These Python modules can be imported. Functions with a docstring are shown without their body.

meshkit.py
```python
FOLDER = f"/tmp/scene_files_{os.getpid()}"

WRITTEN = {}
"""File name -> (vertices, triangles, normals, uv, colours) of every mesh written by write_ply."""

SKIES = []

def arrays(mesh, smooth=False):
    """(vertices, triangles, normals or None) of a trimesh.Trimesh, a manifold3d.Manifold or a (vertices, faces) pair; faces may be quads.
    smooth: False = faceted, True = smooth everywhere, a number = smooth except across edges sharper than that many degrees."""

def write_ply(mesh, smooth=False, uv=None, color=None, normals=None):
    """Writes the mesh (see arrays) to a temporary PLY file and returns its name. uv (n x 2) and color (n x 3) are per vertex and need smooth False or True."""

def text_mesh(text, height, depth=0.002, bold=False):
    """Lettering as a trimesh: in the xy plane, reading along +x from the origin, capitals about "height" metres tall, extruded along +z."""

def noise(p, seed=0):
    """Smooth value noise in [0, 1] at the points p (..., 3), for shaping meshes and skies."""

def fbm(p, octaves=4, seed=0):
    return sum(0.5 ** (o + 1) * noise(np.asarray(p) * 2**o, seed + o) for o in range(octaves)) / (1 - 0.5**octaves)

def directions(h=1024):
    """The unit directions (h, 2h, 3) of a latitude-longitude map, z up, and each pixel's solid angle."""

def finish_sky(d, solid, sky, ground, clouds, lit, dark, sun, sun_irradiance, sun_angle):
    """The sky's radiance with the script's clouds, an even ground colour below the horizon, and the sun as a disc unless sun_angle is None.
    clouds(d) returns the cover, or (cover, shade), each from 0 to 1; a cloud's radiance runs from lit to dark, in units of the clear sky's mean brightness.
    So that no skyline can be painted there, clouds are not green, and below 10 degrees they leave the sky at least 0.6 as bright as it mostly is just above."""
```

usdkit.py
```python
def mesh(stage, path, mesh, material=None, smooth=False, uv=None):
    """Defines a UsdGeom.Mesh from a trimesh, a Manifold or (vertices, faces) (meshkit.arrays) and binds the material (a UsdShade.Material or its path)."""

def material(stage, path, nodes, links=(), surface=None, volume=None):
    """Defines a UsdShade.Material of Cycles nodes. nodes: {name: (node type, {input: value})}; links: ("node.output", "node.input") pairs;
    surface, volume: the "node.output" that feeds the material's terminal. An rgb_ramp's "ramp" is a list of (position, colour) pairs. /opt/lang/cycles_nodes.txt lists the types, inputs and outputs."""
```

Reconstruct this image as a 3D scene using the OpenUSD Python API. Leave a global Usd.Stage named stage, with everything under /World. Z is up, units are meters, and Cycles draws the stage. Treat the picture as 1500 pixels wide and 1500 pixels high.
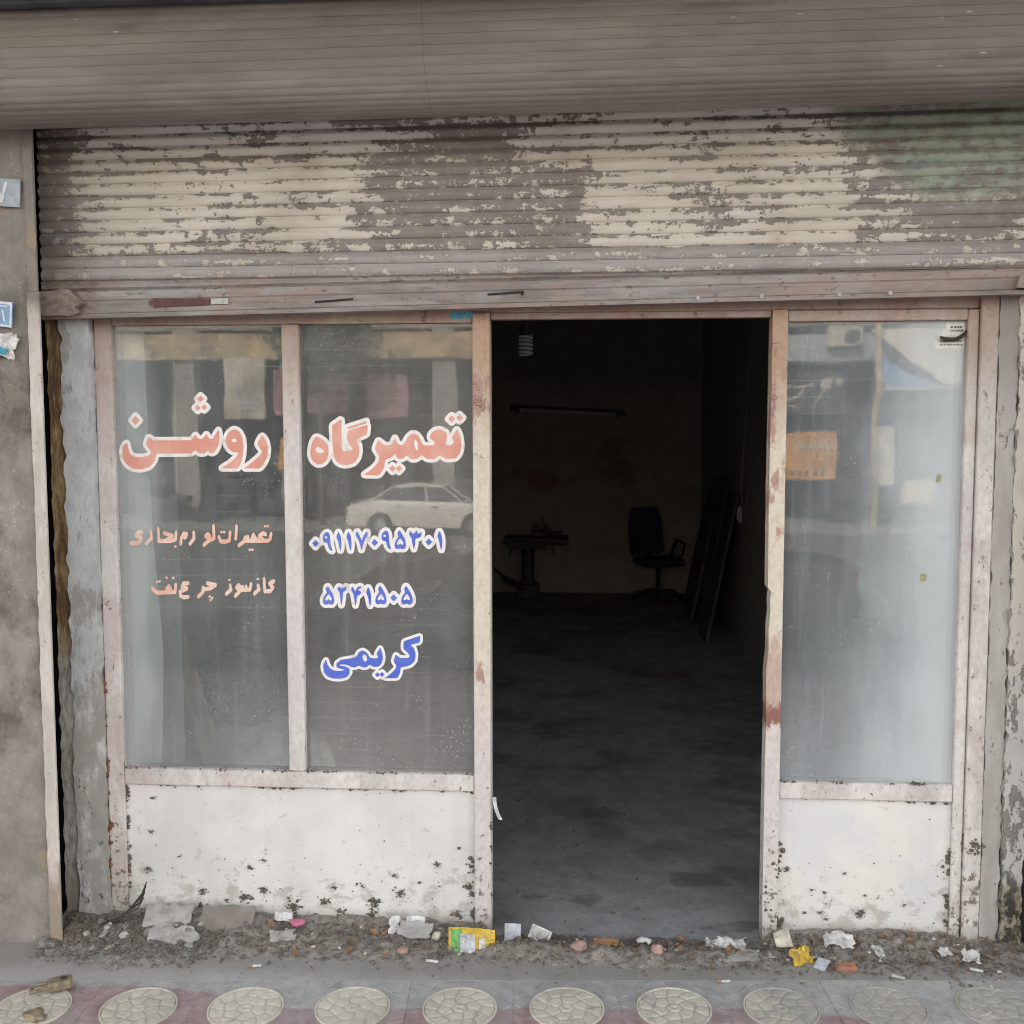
import math, random
import numpy as np, trimesh
from shapely.geometry import Polygon, LineString, Point, box as sbox
from shapely.ops import unary_union
from shapely import affinity
from pxr import Usd, UsdGeom, UsdLux, UsdShade, Gf, Sdf, Vt
import usdkit, meshkit

stage = Usd.Stage.CreateInMemory()
UsdGeom.SetStageUpAxis(stage, 'Z')
UsdGeom.SetStageMetersPerUnit(stage, 1.0)
UsdGeom.Xform.Define(stage, '/World')
UsdGeom.Scope.Define(stage, '/World/Looks')

# ------------------------------------------------------------------ camera, sky, sun, exposure
YAW, PITCH, ROLL = math.radians(-3.7), math.radians(-4.33), math.radians(-0.08)
EYE = np.array([0.0, -3.25, 1.61])
EXPOSURE = 2.32
SKY_STRENGTH = 0.15
SUN_INTENSITY = 0.5
SUN_ELEVATION = math.radians(46)
SUN_AZIMUTH = math.atan2(-0.35, 0.94)          # the sun stands behind the shop: its street front is in open shade

_f = np.array([math.sin(YAW) * math.cos(PITCH), math.cos(YAW) * math.cos(PITCH), math.sin(PITCH)])
_r = np.array([math.cos(YAW), -math.sin(YAW), 0.0])
_u = np.cross(_r, _f)
_rr, _uu = math.cos(ROLL) * _r + math.sin(ROLL) * _u, math.cos(ROLL) * _u - math.sin(ROLL) * _r
cam = UsdGeom.Camera.Define(stage, '/World/camera')
cam.CreateFocalLengthAttr(36.0)
cam.CreateHorizontalApertureAttr(36.0)
cam.CreateVerticalApertureAttr(36.0)
cam.CreateClippingRangeAttr(Gf.Vec2f(0.05, 2000.0))
cam.CreateExposureAttr(EXPOSURE)
_m = np.eye(4)
_m[0, :3], _m[1, :3], _m[2, :3], _m[3, :3] = _rr, _uu, -_f, EYE
cam.AddTransformOp().Set(Gf.Matrix4d(*_m.ravel().tolist()))

usdkit.material(stage, '/World/Looks/sky_look', {
    'sky': ('sky_texture', {'sky_type': 'single_scattering', 'sun_disc': False, 'sun_elevation': SUN_ELEVATION,
                            'sun_rotation': SUN_AZIMUTH, 'air_density': 1.0, 'aerosol_density': 2.5, 'ozone_density': 1.0}),
    'dir': ('texture_coordinate', {}),
    'cirrus': ('noise_texture', {'scale': 2.2, 'detail': 5.0, 'roughness': 0.6}),
    'cover': ('map_range', {'range_type': 'smoothstep', 'from_min': 0.3, 'from_max': 0.65, 'to_min': 0.62, 'to_max': 0.95}),
    'grey': ('rgb_to_bw', {}),
    'cloud': ('mix', {'mix_type': 'multiply', 'fac': 1.0, 'color2': (1.17, 1.15, 1.115)}),
    'veil': ('mix', {'mix_type': 'mix'}),
    'bg': ('background_shader', {'strength': SKY_STRENGTH})},
    [('dir.generated', 'cirrus.vector'), ('cirrus.fac', 'cover.value'), ('sky.color', 'grey.color'), ('grey.val', 'cloud.color1'),
     ('cover.result', 'veil.fac'), ('sky.color', 'veil.color1'), ('cloud.color', 'veil.color2'), ('veil.color', 'bg.color')], surface='bg.background')
dome = UsdLux.DomeLight.Define(stage, '/World/sky')
UsdShade.MaterialBindingAPI.Apply(dome.GetPrim()).Bind(UsdShade.Material.Get(stage, '/World/Looks/sky_look'))
dome.GetPrim().SetCustomDataByKey('kind', 'structure')
dome.GetPrim().SetCustomDataByKey('label', 'hazy daylight sky over the street')
sun = UsdLux.DistantLight.Define(stage, '/World/sun')
sun.CreateNormalizeAttr(True)
sun.CreateIntensityAttr(SUN_INTENSITY)
sun.CreateAngleAttr(0.6)
sun.CreateColorAttr(Gf.Vec3f(1.0, 0.93, 0.82))
_d = np.array([math.sin(SUN_AZIMUTH) * math.cos(SUN_ELEVATION), math.cos(SUN_AZIMUTH) * math.cos(SUN_ELEVATION), math.sin(SUN_ELEVATION)])
_x = np.cross([0, 0, 1.0], _d); _x /= np.linalg.norm(_x)
_m = np.eye(4); _m[0, :3], _m[1, :3], _m[2, :3] = _x, np.cross(_d, _x), _d
sun.AddTransformOp().Set(Gf.Matrix4d(*_m.ravel().tolist()))

# ------------------------------------------------------------------ material graphs
class Ref:
    def __init__(s, g, out): s.g, s.out = g, out
    def _m(s, t, o, swap=False):
        a, b = (o, s) if swap else (s, o)
        return s.g.n('math', math_type=t, value1=a, value2=b)['value']
    def __add__(s, o): return s._m('add', o)
    __radd__ = __add__
    def __sub__(s, o): return s._m('subtract', o)
    def __rsub__(s, o): return s._m('subtract', o, True)
    def __mul__(s, o): return s._m('multiply', o)
    __rmul__ = __mul__
    def __truediv__(s, o): return s._m('divide', o)
    def max(s, o): return s._m('maximum', o)
    def min(s, o): return s._m('minimum', o)
    def abs(s): return s.g.n('math', math_type='absolute', value1=s)['value']
    def frac(s): return s.g.n('math', math_type='fraction', value1=s)['value']
    def inv(s): return 1.0 - s

class Node:
    def __init__(s, g, name): s.g, s.name = g, name
    def __getitem__(s, k): return Ref(s.g, f'{s.name}.{k}')

class G:
    def __init__(s): s.nodes, s.links, s._p = {}, [], None
    def n(s, kind, **kw):
        name = f'n{len(s.nodes)}'
        vals = {}
        for k, v in kw.items():
            if isinstance(v, Ref): s.links.append((v.out, f'{name}.{k}'))
            else: vals[k] = v
        s.nodes[name] = (kind, vals)
        return Node(s, name)
    def pos(s):
        if s._p is None: s._p = s.n('geometry')['position']
        return s._p
    def xyz(s):
        q = s.n('separate_xyz', vector=s.pos())
        return q['x'], q['y'], q['z']
    def vec(s, scale, off=(0, 0, 0)):
        sc = scale if np.ndim(scale) else (scale,) * 3
        return s.n('vector_math', math_type='multiply_add', vector1=s.pos(), vector2=sc, vector3=off)['vector']
    def noise(s, scale, detail=5, rough=0.6, off=(0, 0, 0), dist=0.0):
        return s.n('noise_texture', vector=s.vec(scale, off), scale=1.0, detail=detail, roughness=rough, distortion=dist)['fac']
    def voro(s, scale, feature='f1', off=(0, 0, 0), rnd=1.0):
        return s.n('voronoi_texture', vector=s.vec(scale, off), scale=1.0, feature=feature, randomness=rnd)
    def ss(s, v, a, b, lo=0.0, hi=1.0):
        return s.n('map_range', range_type='smoothstep', value=v, from_min=a, from_max=b, to_min=lo, to_max=hi, clamp=True)['result']
    def lin(s, v, a, b, lo=0.0, hi=1.0):
        return s.n('map_range', range_type='linear', value=v, from_min=a, from_max=b, to_min=lo, to_max=hi, clamp=True)['result']
    def mix(s, f, a, b):
        return s.n('mix', mix_type='mix', fac=f, color1=a, color2=b)['color']
    def mul(s, f, a, b):
        return s.n('mix', mix_type='multiply', fac=f, color1=a, color2=b)['color']
    def ramp(s, f, stops): return s.n('rgb_ramp', fac=f, ramp=stops)['color']
    def bump(s, h, dist, strength=1.0): return s.n('bump', height=h, distance=dist, strength=strength)['normal']
    def surf(s, color, rough=0.75, bump=None, **kw):
        a = dict(base_color=color, roughness=rough, **kw)
        if bump is not None: a['normal'] = bump
        return s.n('principled_bsdf', **a)['BSDF']

MATS = {}
def look(name, fn):
    g = G()
    out = fn(g)
    MATS[name] = usdkit.material(stage, f'/World/Looks/{name}', g.nodes, g.links, surface=out.out)
    return MATS[name]

def plain(name, c, rough=0.7, var=0.15, scale=20, bumpd=0.0, soil=0.0, **kw):
    def fn(g):
        n = g.noise(scale, 5, 0.6)
        col = g.mix(g.ss(n, 0.3, 0.7), tuple(v * (1 - var) for v in c), tuple(min(v * (1 + var), 0.9) for v in c))
        if soil:
            d = g.noise(38, 6, 0.7, off=(4, 1, 2))
            col = g.mix(g.ss(d, 0.42, 0.62, 0.12 * soil, soil), col, (0.21, 0.185, 0.155))
        return g.surf(col, rough, g.bump(n, bumpd) if bumpd else None, **kw)
    return look(name, fn)

GZ = -0.03                                     # level of pavement and shop floor at the shop front

# ---- old painted steel of the shop front: off white over pink primer over rust, browner towards the top
def frame_paint(g, top=0.78):
    x, y, z = g.xyz()
    big = g.noise((7, 7, 2.2), 4, 0.6)
    fine = g.noise((60, 60, 40), 6, 0.7)
    pk = g.noise((5, 5, 3.5), 5, 0.6, off=(3, 1, 7))
    c = g.mix(g.ss(big, 0.35, 0.65), (0.55, 0.525, 0.495), (0.70, 0.675, 0.64))
    c = g.mix(g.ss(pk + (x.abs() - 0.95) * 0.16, 0.54, 0.68) * 0.65, c, (0.50, 0.42, 0.395))
    tan = g.ss(z + (big - 0.5) * 0.8, 1.55, 2.02)
    c = g.mix(tan * top, c, g.mix(g.ss(pk, 0.4, 0.6), (0.30, 0.21, 0.145), (0.29, 0.15, 0.11)))
    rust = g.ss(g.noise((22, 22, 9), 7, 0.78, off=(9, 4, 2)), 0.615, 0.66)
    chip = g.ss(g.noise((55, 55, 30), 5, 0.75, off=(2, 2, 5)), 0.635, 0.66)
    c = g.mix(chip * 0.7, c, (0.30, 0.26, 0.23))
    c = g.mix(rust, c, (0.22, 0.12, 0.085))
    red = g.ss(g.noise((4, 4, 4), 6, 0.7, off=(1.3, 8, 4.4)), 0.655, 0.68)
    c = g.mix(red, c, (0.28, 0.12, 0.09))
    mud = g.ss(g.noise(38, 6, 0.7, off=(5, 5, 5)) + g.ss(z, 0.6, 0.0, 0, 0.10), 0.62, 0.68)
    c = g.mix(mud * 0.85, c, (0.15, 0.125, 0.10))
    c = g.mul(g.ss(fine, 0.35, 0.62, 0.30, 0.0), c, (0.5, 0.44, 0.38))
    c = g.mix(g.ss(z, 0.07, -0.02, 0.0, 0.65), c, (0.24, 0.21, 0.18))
    return g.surf(c, g.ss(fine, 0.3, 0.7, 0.5, 0.8), g.bump(fine * 0.5 + rust * 0.5 - mud * 0.4, 0.0015))
look('frame_paint', frame_paint)

def jamb_paint(g):                              # stiles beside the opening: creamier, with bare red primer patches
    x, y, z = g.xyz()
    big = g.noise((6, 6, 1.6), 4, 0.6)
    fine = g.noise((70, 70, 50), 6, 0.7)
    pk = g.noise((9, 9, 4.5), 6, 0.65, off=(4, 2, 7.7))
    c = g.mix(g.ss(z + (big - 0.5) * 1.4, 0.55, 1.05), (0.62, 0.585, 0.565), (0.65, 0.595, 0.49))
    c = g.mix(g.ss(z + (big - 0.5) * 0.6, 1.55, 1.95), c, (0.42, 0.29, 0.20))
    up = g.ss(z, 1.25, 1.7, 0.0, 0.10)
    c = g.mix(g.ss(pk + up, 0.60, 0.66), c, (0.43, 0.27, 0.22))
    patch = g.ss(((z - 0.72).abs() + (fine - 0.5) * 0.12), 0.045, 0.03) * g.ss(x, 0.5, 0.55)
    c = g.mix(patch, c, (0.27, 0.13, 0.10))
    patch2 = g.ss(((z - 0.86).abs() + (pk - 0.5) * 0.5), 0.10, 0.05) * g.ss(x, 0.5, 0.55)
    c = g.mix(patch2 * 0.6, c, (0.42, 0.25, 0.20))
    mud = g.ss(g.noise(42, 6, 0.7, off=(5, 5, 5)) + g.ss(z, 0.6, 0.0, 0, 0.10), 0.64, 0.70)
    c = g.mix(mud * 0.85, c, (0.15, 0.125, 0.10))
    wv = g.n('vector_math', math_type='multiply_add', vector1=g.n('noise_texture', vector=g.vec(24), scale=1.0, detail=5.0, roughness=0.65)['color'], vector2=(1.1, 1.1, 1.1), vector3=g.vec((15, 15, 6)))['vector']
    crack = g.ss(g.n('voronoi_texture', vector=wv, scale=1.0, feature='distance_to_edge')['distance'], 0.014, 0.0) * g.ss(pk, 0.46, 0.54) * g.ss(z, 1.35, 1.7)
    c = g.mix(crack * 0.8, c, (0.10, 0.07, 0.05))
    c = g.mul(g.ss(fine, 0.35, 0.62, 0.30, 0.0), c, (0.5, 0.44, 0.38))
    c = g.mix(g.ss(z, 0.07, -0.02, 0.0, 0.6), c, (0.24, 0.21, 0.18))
    return g.surf(c, 0.6, g.bump(fine * 0.5 - mud * 0.5 - crack, 0.0015))
look('jamb_paint', jamb_paint)

def panel_paint(g):                             # dented white kick panels
    x, y, z = g.xyz()
    big = g.noise((3.5, 3.5, 3.5), 4, 0.55)
    mid = g.noise((14, 14, 18), 6, 0.65, off=(2, 2, 9))
    fine = g.noise((90, 90, 90), 5, 0.7)
    c = g.mix(g.ss(big, 0.35, 0.65), (0.61, 0.60, 0.575), (0.705, 0.695, 0.67))
    c = g.mix(g.ss(x, 0.4, 0.7) * 0.8, c, g.mix(g.ss(big, 0.4, 0.62), (0.66, 0.66, 0.655), (0.73, 0.71, 0.66)))
    c = g.mix(g.ss(mid, 0.60, 0.70, 0.0, 0.35), c, (0.45, 0.42, 0.36))
    st = g.noise((30, 30, 2.5), 5, 0.6, off=(7, 1, 3))
    c = g.mul(g.ss(st, 0.52, 0.72, 0.0, 0.10), c, (0.62, 0.55, 0.46))
    splash = g.ss(mid + g.ss(z, 0.30, -0.02, 0.0, 0.17), 0.63, 0.74)
    c = g.mix(splash * 0.55, c, (0.34, 0.31, 0.26))
    speck = g.ss(g.voro((60, 60, 60))['distance'] + g.ss(z, 0.0, 0.50, 0.0, 0.12), 0.16, 0.08) * g.ss(g.noise(11, 4, 0.6, off=(4, 4, 1)), 0.46, 0.58)
    c = g.mix(speck * 0.8, c, (0.16, 0.135, 0.11))
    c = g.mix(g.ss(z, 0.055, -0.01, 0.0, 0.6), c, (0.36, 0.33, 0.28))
    return g.surf(c, g.ss(mid, 0.3, 0.7, 0.42, 0.68), g.bump(big * 6.0 + mid * 0.5 + fine * 0.12, 0.0022))
look('panel_paint', panel_paint)

plain('mud', (0.13, 0.108, 0.085), 0.95, 0.35, 60, 0.002)

# ---- dusty window glass; the film term paints in brightness of the lit wall behind
def pane_glass(g, base=0.13, haze=(0.50, 0.49, 0.455), film=None):
    x, y, z = g.xyz()
    veil = g.noise((2.6, 2.6, 1.2), 4, 0.6)
    streak = g.noise((34, 34, 1.6), 5, 0.65, off=(1, 6, 2))
    low = g.ss(z, 0.95, 0.50, 0.0, 0.07)
    fac = g.ss(veil, 0.3, 0.7, base * 0.7, base * 1.35) + g.ss(streak, 0.5, 0.75, 0.0, 0.05) + low
    vd = g.voro((75, 75, 75), off=(.2, .2, .2))['distance']
    dens = g.noise(5.5, 3, 0.6, off=(8, 3, 1))
    fleck = g.ss(vd + g.ss(dens, 0.44, 0.58, 0.14, 0.0), 0.14, 0.08)
    vd2 = g.voro((160, 160, 46), off=(.7, .1, .4))['distance']
    fleck2 = g.ss(vd2 + g.ss(dens, 0.46, 0.62, 0.15, 0.0), 0.14, 0.08)
    scr = g.n('wave_texture', wave_type='rings', vector=g.vec((3, 3, 3), (2.2, 0, .4)), scale=2.0, distortion=6.0, detail=2.0)['fac']
    scratch = g.ss(scr, 0.9985, 1.0) * g.ss(g.noise(3, 2, 0.5, off=(1, 9, 9)), 0.5, 0.6)
    if film: fac = fac + g.ss(x + (veil - 0.5) * 0.35 + (streak - 0.5) * 0.05, film[0], film[1], 0.0, film[2])  # brightens one side of the pane, painting in the lit pale wall behind
    fac = (fac + fleck * 0.55 + fleck2 * 0.45 + scratch * 0.2).min(0.9)
    clear = g.n('transparent_bsdf', color=(0.90, 0.94, 0.93))['BSDF']
    wave = g.bump(g.noise((4.5, 4.5, 3.0), 1.5, 0.5, off=(2, 2, 6)), 0.0005)
    gloss = g.n('glossy_bsdf', color=(1, 1, 1), roughness=0.02, distribution='ggx', normal=wave)['BSDF']
    fr = g.n('fresnel', IOR=1.78)['fac']
    glass = g.n('mix_closure', fac=fr, closure1=clear, closure2=gloss)['closure']
    dustc = g.mix(fleck.max(fleck2), haze, (0.72, 0.71, 0.68))
    dust = g.n('diffuse_bsdf', color=dustc)['BSDF']
    return g.n('mix_closure', fac=fac, closure1=glass, closure2=dust)['closure']
look('pane_glass', pane_glass)
look('pane_glass_bluish', lambda g: pane_glass(g, 0.12, (0.60, 0.645, 0.65), (0.82, 1.20, 0.50)))  # right side veiled brighter to stand for the daylit wall behind it
look('pane_glass_left', lambda g: pane_glass(g, 0.105, (0.48, 0.505, 0.49), (-1.36, -1.47, 0.30)))  # left side veiled brighter to stand for the daylit band behind it

# ---- roller shutter: peeling cream paint over grey brown metal, green remains on the right
def slat_paint(g):
    x, y, z = g.xyz()
    a = g.noise((6.5, 5, 40), 6, 0.72)
    b = g.noise((24, 20, 34), 6, 0.70, off=(3, 7, 1))
    c0 = g.noise((1.6, 1, 5), 3, 0.5, off=(6, 6, 6))
    region = g.ss(x, -1.70, -1.50) * g.ss(x + (c0 - 0.5) * 0.7, -0.52, -0.72)
    region = region.max(g.ss(x + (c0 - 0.5) * 0.10 + (b - 0.5) * 0.18, -0.01, 0.04) * g.ss(x + (c0 - 0.5) * 0.25, 0.90, 0.80))
    region = region.max(g.ss(x, 0.80, 0.86) * g.ss(x, 1.15, 0.95) * 0.62)
    region = region.max(g.ss(x + (c0 - 0.5) * 0.9, -0.45, -0.15) * g.ss(z + (c0 - 0.5) * 0.2, 2.36, 2.46) * g.ss(x, 0.3, 0.1) * 0.95)
    region = region * g.ss(z + (c0 - 0.5) * 0.10, 2.155, 2.20) * g.ss(z + (c0 - 0.5) * 0.3, 2.62, 2.50, 0.72, 1.0)
    region = region.max(g.ss(x, -1.72, -1.55, 0.3, 0.42))
    f = (x + 1.59) / 2.53
    ph = ((z - 2.139 - 0.011 * f) / (0.0374 + 0.0012 * f) + 20.0).frac()      # where on its slat a point lies
    thr = region * (0.125 + 0.085 * g.ss(g.noise((3.2, 1, 16), 4, 0.6, off=(9, 2, 2)), 0.38, 0.6)) - g.ss(ph, 0.35, 0.95) * 0.075
    b2 = g.noise((70, 40, 60), 5, 0.7, off=(1, 4, 2))
    sc = a * 0.32 + b * 0.38 + b2 * 0.30 + thr
    cover = g.ss(sc, 0.596, 0.604)
    bare = g.mix(g.ss(b, 0.4, 0.62), (0.23, 0.207, 0.182), (0.29, 0.266, 0.238))
    bare = g.mix(g.ss(z + (a - 0.5) * 0.06, 2.19, 2.15), bare, (0.37, 0.345, 0.325))
    blue = g.ss(g.noise((5, 4, 30), 5, 0.65, off=(2, 9, 4)), 0.56, 0.64)
    bare = g.mix(blue * 0.55, bare, (0.25, 0.255, 0.265))
    edge = g.ss(sc, 0.572, 0.596) * cover.inv()
    bare = g.mul(edge * 0.5, bare, (0.45, 0.40, 0.36))
    cream = g.mix(g.ss(c0 + (a - 0.5), 0.3, 0.7), (0.53, 0.485, 0.405), (0.63, 0.59, 0.51))
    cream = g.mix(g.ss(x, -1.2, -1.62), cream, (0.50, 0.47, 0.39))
    cream = g.mix(g.ss(z, 2.45, 2.53), cream, (0.68, 0.66, 0.62))
    green = g.ss(x + (z - 2.32) * 1.1 + (c0 - 0.5) * 0.25, 0.98, 1.10) * g.ss(z + (c0 - 0.5) * 0.2, 2.26, 2.36)
    cover = cover.max(green * g.ss(a * 0.5 + b * 0.5 - g.ss(ph, 0.35, 0.95) * 0.09, 0.445, 0.46))
    cream = g.mix(green, cream, g.mix(g.ss(b, 0.4, 0.6), (0.24, 0.29, 0.22), (0.31, 0.36, 0.285)))
    col = g.mix(cover, bare, cream)
    grime = g.ss(g.noise((3, 3, 2), 5, 0.65, off=(1, 1, 8)), 0.45, 0.7, 0.0, 0.4)
    col = g.mul(grime, col, (0.55, 0.5, 0.45))
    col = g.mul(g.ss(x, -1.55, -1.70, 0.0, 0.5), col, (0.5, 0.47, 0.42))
    return g.surf(col, 0.62, g.bump(cover * 0.6 + b * 0.3, 0.0012))
look('slat_paint', slat_paint)

def roll_paint(g):                              # rolled up part: evenly grimy grey brown
    x, y, z = g.xyz()
    a = g.noise((1.1, 5, 9), 5, 0.6)
    b = g.noise((7, 30, 50), 5, 0.6, off=(3, 1, 4))
    c = g.mix(g.ss(a, 0.35, 0.65), (0.225, 0.208, 0.183), (0.315, 0.294, 0.260))
    c = g.mul(g.ss(g.noise((1.6, 2.5, 4), 5, 0.65, off=(5, 5, 1)), 0.5, 0.68, 0.0, 0.45), c, (0.6, 0.57, 0.54))
    c = g.mul(g.ss((x + 0.42).abs(), 0.0016, 0.0008, 0.0, 0.5), c, (0.5, 0.48, 0.46))
    c = g.mul(g.ss(b, 0.5, 0.72, 0.0, 0.28), c, (0.5, 0.45, 0.4))
    c = g.mix(g.ss(g.voro((9, 40, 40), off=(.4, .1, .8))['distance'], 0.10, 0.06) * g.ss(g.noise(3, 2, .5), .55, .62), c, (0.5, 0.48, 0.43))
    return g.surf(c, 0.7, g.bump(a * 0.6 + b * 0.4, 0.002))
look('roll_paint', roll_paint)

def rail_paint(g):                              # bottom rail of the shutter
    x, y, z = g.xyz()
    a = g.noise((3, 3, 16), 6, 0.65)
    b = g.noise((40, 40, 60), 6, 0.7, off=(4, 2, 1))
    c = g.mix(g.ss(a, 0.38, 0.6), (0.205, 0.185, 0.168), (0.32, 0.295, 0.272))
    warm = g.ss(g.noise((2.2, 2, 5), 5, 0.6, off=(8, 3, 2)) + g.ss(x, -0.6, 0.5, 0.0, 0.07), 0.50, 0.60)
    c = g.mix(warm * 0.7, c, (0.30, 0.225, 0.185))
    c = g.mix(g.ss(b + (a - .5) * .3, 0.59, 0.65) * 0.8, c, (0.15, 0.085, 0.062))
    c = g.mul(g.ss(g.noise((6, 6, 90), 5, 0.7, off=(3, 3, 3)), 0.5, 0.68, 0.0, 0.5), c, (0.5, 0.45, 0.42))
    blue = g.ss(g.noise((4, 4, 18), 4, 0.6, off=(1, 8, 8)), 0.56, 0.64)
    c = g.mix(blue * 0.6, c, (0.30, 0.315, 0.325))
    left = g.ss(x + (b - 0.5) * 0.12, -1.50, -1.55)
    c = g.mix(left * 0.85, c, g.mix(g.ss(b, 0.4, 0.6), (0.16, 0.115, 0.09), (0.27, 0.21, 0.185)))
    return g.surf(c, 0.65, g.bump(a * 0.4 + b * 0.6, 0.0025))
look('rail_paint', rail_paint)

# ---- plaster and concrete
def pier_plaster(g):
    x, y, z = g.xyz()
    big = g.noise((2.6, 2.6, 2.2), 6, 0.65)
    mid = g.noise((11, 11, 9), 6, 0.7, off=(3, 8, 2))
    fine = g.noise(70, 6, 0.7)
    c = g.mix(g.ss(mid, 0.35, 0.65), (0.205, 0.185, 0.158), (0.285, 0.262, 0.228))
    c = g.mix(g.ss(big, 0.50, 0.60), c, g.mix(g.ss(mid, 0.4, 0.6), (0.12, 0.105, 0.088), (0.20, 0.178, 0.148)))
    c = g.mix(g.ss(z, 1.75, 2.3, 0.0, 0.5), c, (0.235, 0.22, 0.195))
    ochre = g.ss(g.noise((6, 6, 5), 5, 0.6, off=(5.5, 1, 6.2)), 0.60, 0.68)
    c = g.mix(ochre * 0.6, c, (0.36, 0.27, 0.17))
    c = g.mix(g.ss(fine + (mid - .5) * .4, 0.62, 0.68) * 0.5, c, (0.46, 0.44, 0.41))
    return g.surf(c, 0.92, g.bump(mid * 0.5 + fine * 0.5, 0.006))
look('pier_plaster', pier_plaster)

def blue_plaster(g):                            # pale blue grey limewash, crumbling to cement lower down
    x, y, z = g.xyz()
    big = g.noise((5, 5, 2.4), 6, 0.65, off=(2, 0, 3))
    mid = g.noise((18, 18, 9), 6, 0.7)
    fine = g.noise(80, 6, 0.7)
    c = g.mix(g.ss(mid, 0.35, 0.65), (0.40, 0.415, 0.41), (0.52, 0.535, 0.53))
    dirt = g.ss(big + (mid - 0.5) * 0.5, 0.53, 0.64)
    c = g.mix(dirt * 0.7, c, (0.24, 0.225, 0.20))
    cem = g.ss(z + (big - 0.5) * 0.9 + (mid - 0.5) * 0.5, 0.86, 0.72)
    c = g.mix(cem * 0.9, c, g.mix(g.ss(mid + (big - .5), 0.38, 0.62), (0.31, 0.295, 0.265), (0.56, 0.55, 0.525)))
    black = g.ss(g.noise((26, 26, 14), 6, 0.75, off=(6, 6, 6)) + g.ss(z, 1.0, 0.1, 0, 0.07), 0.66, 0.72)
    c = g.mix(black * 0.85, c, (0.09, 0.075, 0.062))
    return g.surf(c, 0.9, g.bump(mid * 0.45 + fine * 0.25 - dirt * 0.3 - cem * 0.5 - black * 0.3, 0.008))
look('blue_plaster', blue_plaster)

def foam_stain(g):                              # rust and ochre stained filler along the slot
    x, y, z = g.xyz()
    a = g.noise((26, 26, 5), 6, 0.7, off=(3, 0, 3))
    b = g.noise((60, 60, 26), 6, 0.7)
    c = g.ramp(g.ss(a, 0.28, 0.72), [(0.0, (0.06, 0.035, 0.02)), (0.35, (0.17, 0.105, 0.05)), (0.6, (0.33, 0.225, 0.10)), (0.82, (0.42, 0.34, 0.22)), (1.0, (0.55, 0.51, 0.44))])
    low = g.ss(z + (a - 0.5) * 0.5, 0.98, 0.80)
    c = g.mix(low * 0.85, c, g.mix(g.ss(b, 0.35, 0.65), (0.25, 0.225, 0.19), (0.50, 0.48, 0.45)))
    c = g.mix(g.ss(z + (a - 0.5) * 0.3, 0.25, 0.10) * 0.8, c, (0.20, 0.175, 0.14))
    return g.surf(c, 0.9, g.bump(a * 0.5 + b * 0.5, 0.01))
look('foam_stain', foam_stain)

def cream_strip(g):
    x, y, z = g.xyz()
    a = g.noise((20, 20, 6), 6, 0.7)
    b = g.noise(60, 6, 0.7, off=(1, 2, 3))
    c = g.mix(g.ss(a, 0.35, 0.65), (0.44, 0.41, 0.36), (0.58, 0.55, 0.50))
    c = g.mix(g.ss(b, 0.60, 0.66) * 0.8, c, (0.16, 0.12, 0.09))
    c = g.mix(g.ss(z + (a - 0.5) * 0.5, 1.90, 2.05), c, (0.19, 0.165, 0.145))
    c = g.mix(g.ss(z + (a - 0.5) * 0.5, 0.30, 0.12), c, (0.29, 0.235, 0.18))
    return g.surf(c, 0.8, g.bump(a * 0.4 + b * 0.6, 0.003))
look('cream_strip', cream_strip)

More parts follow.
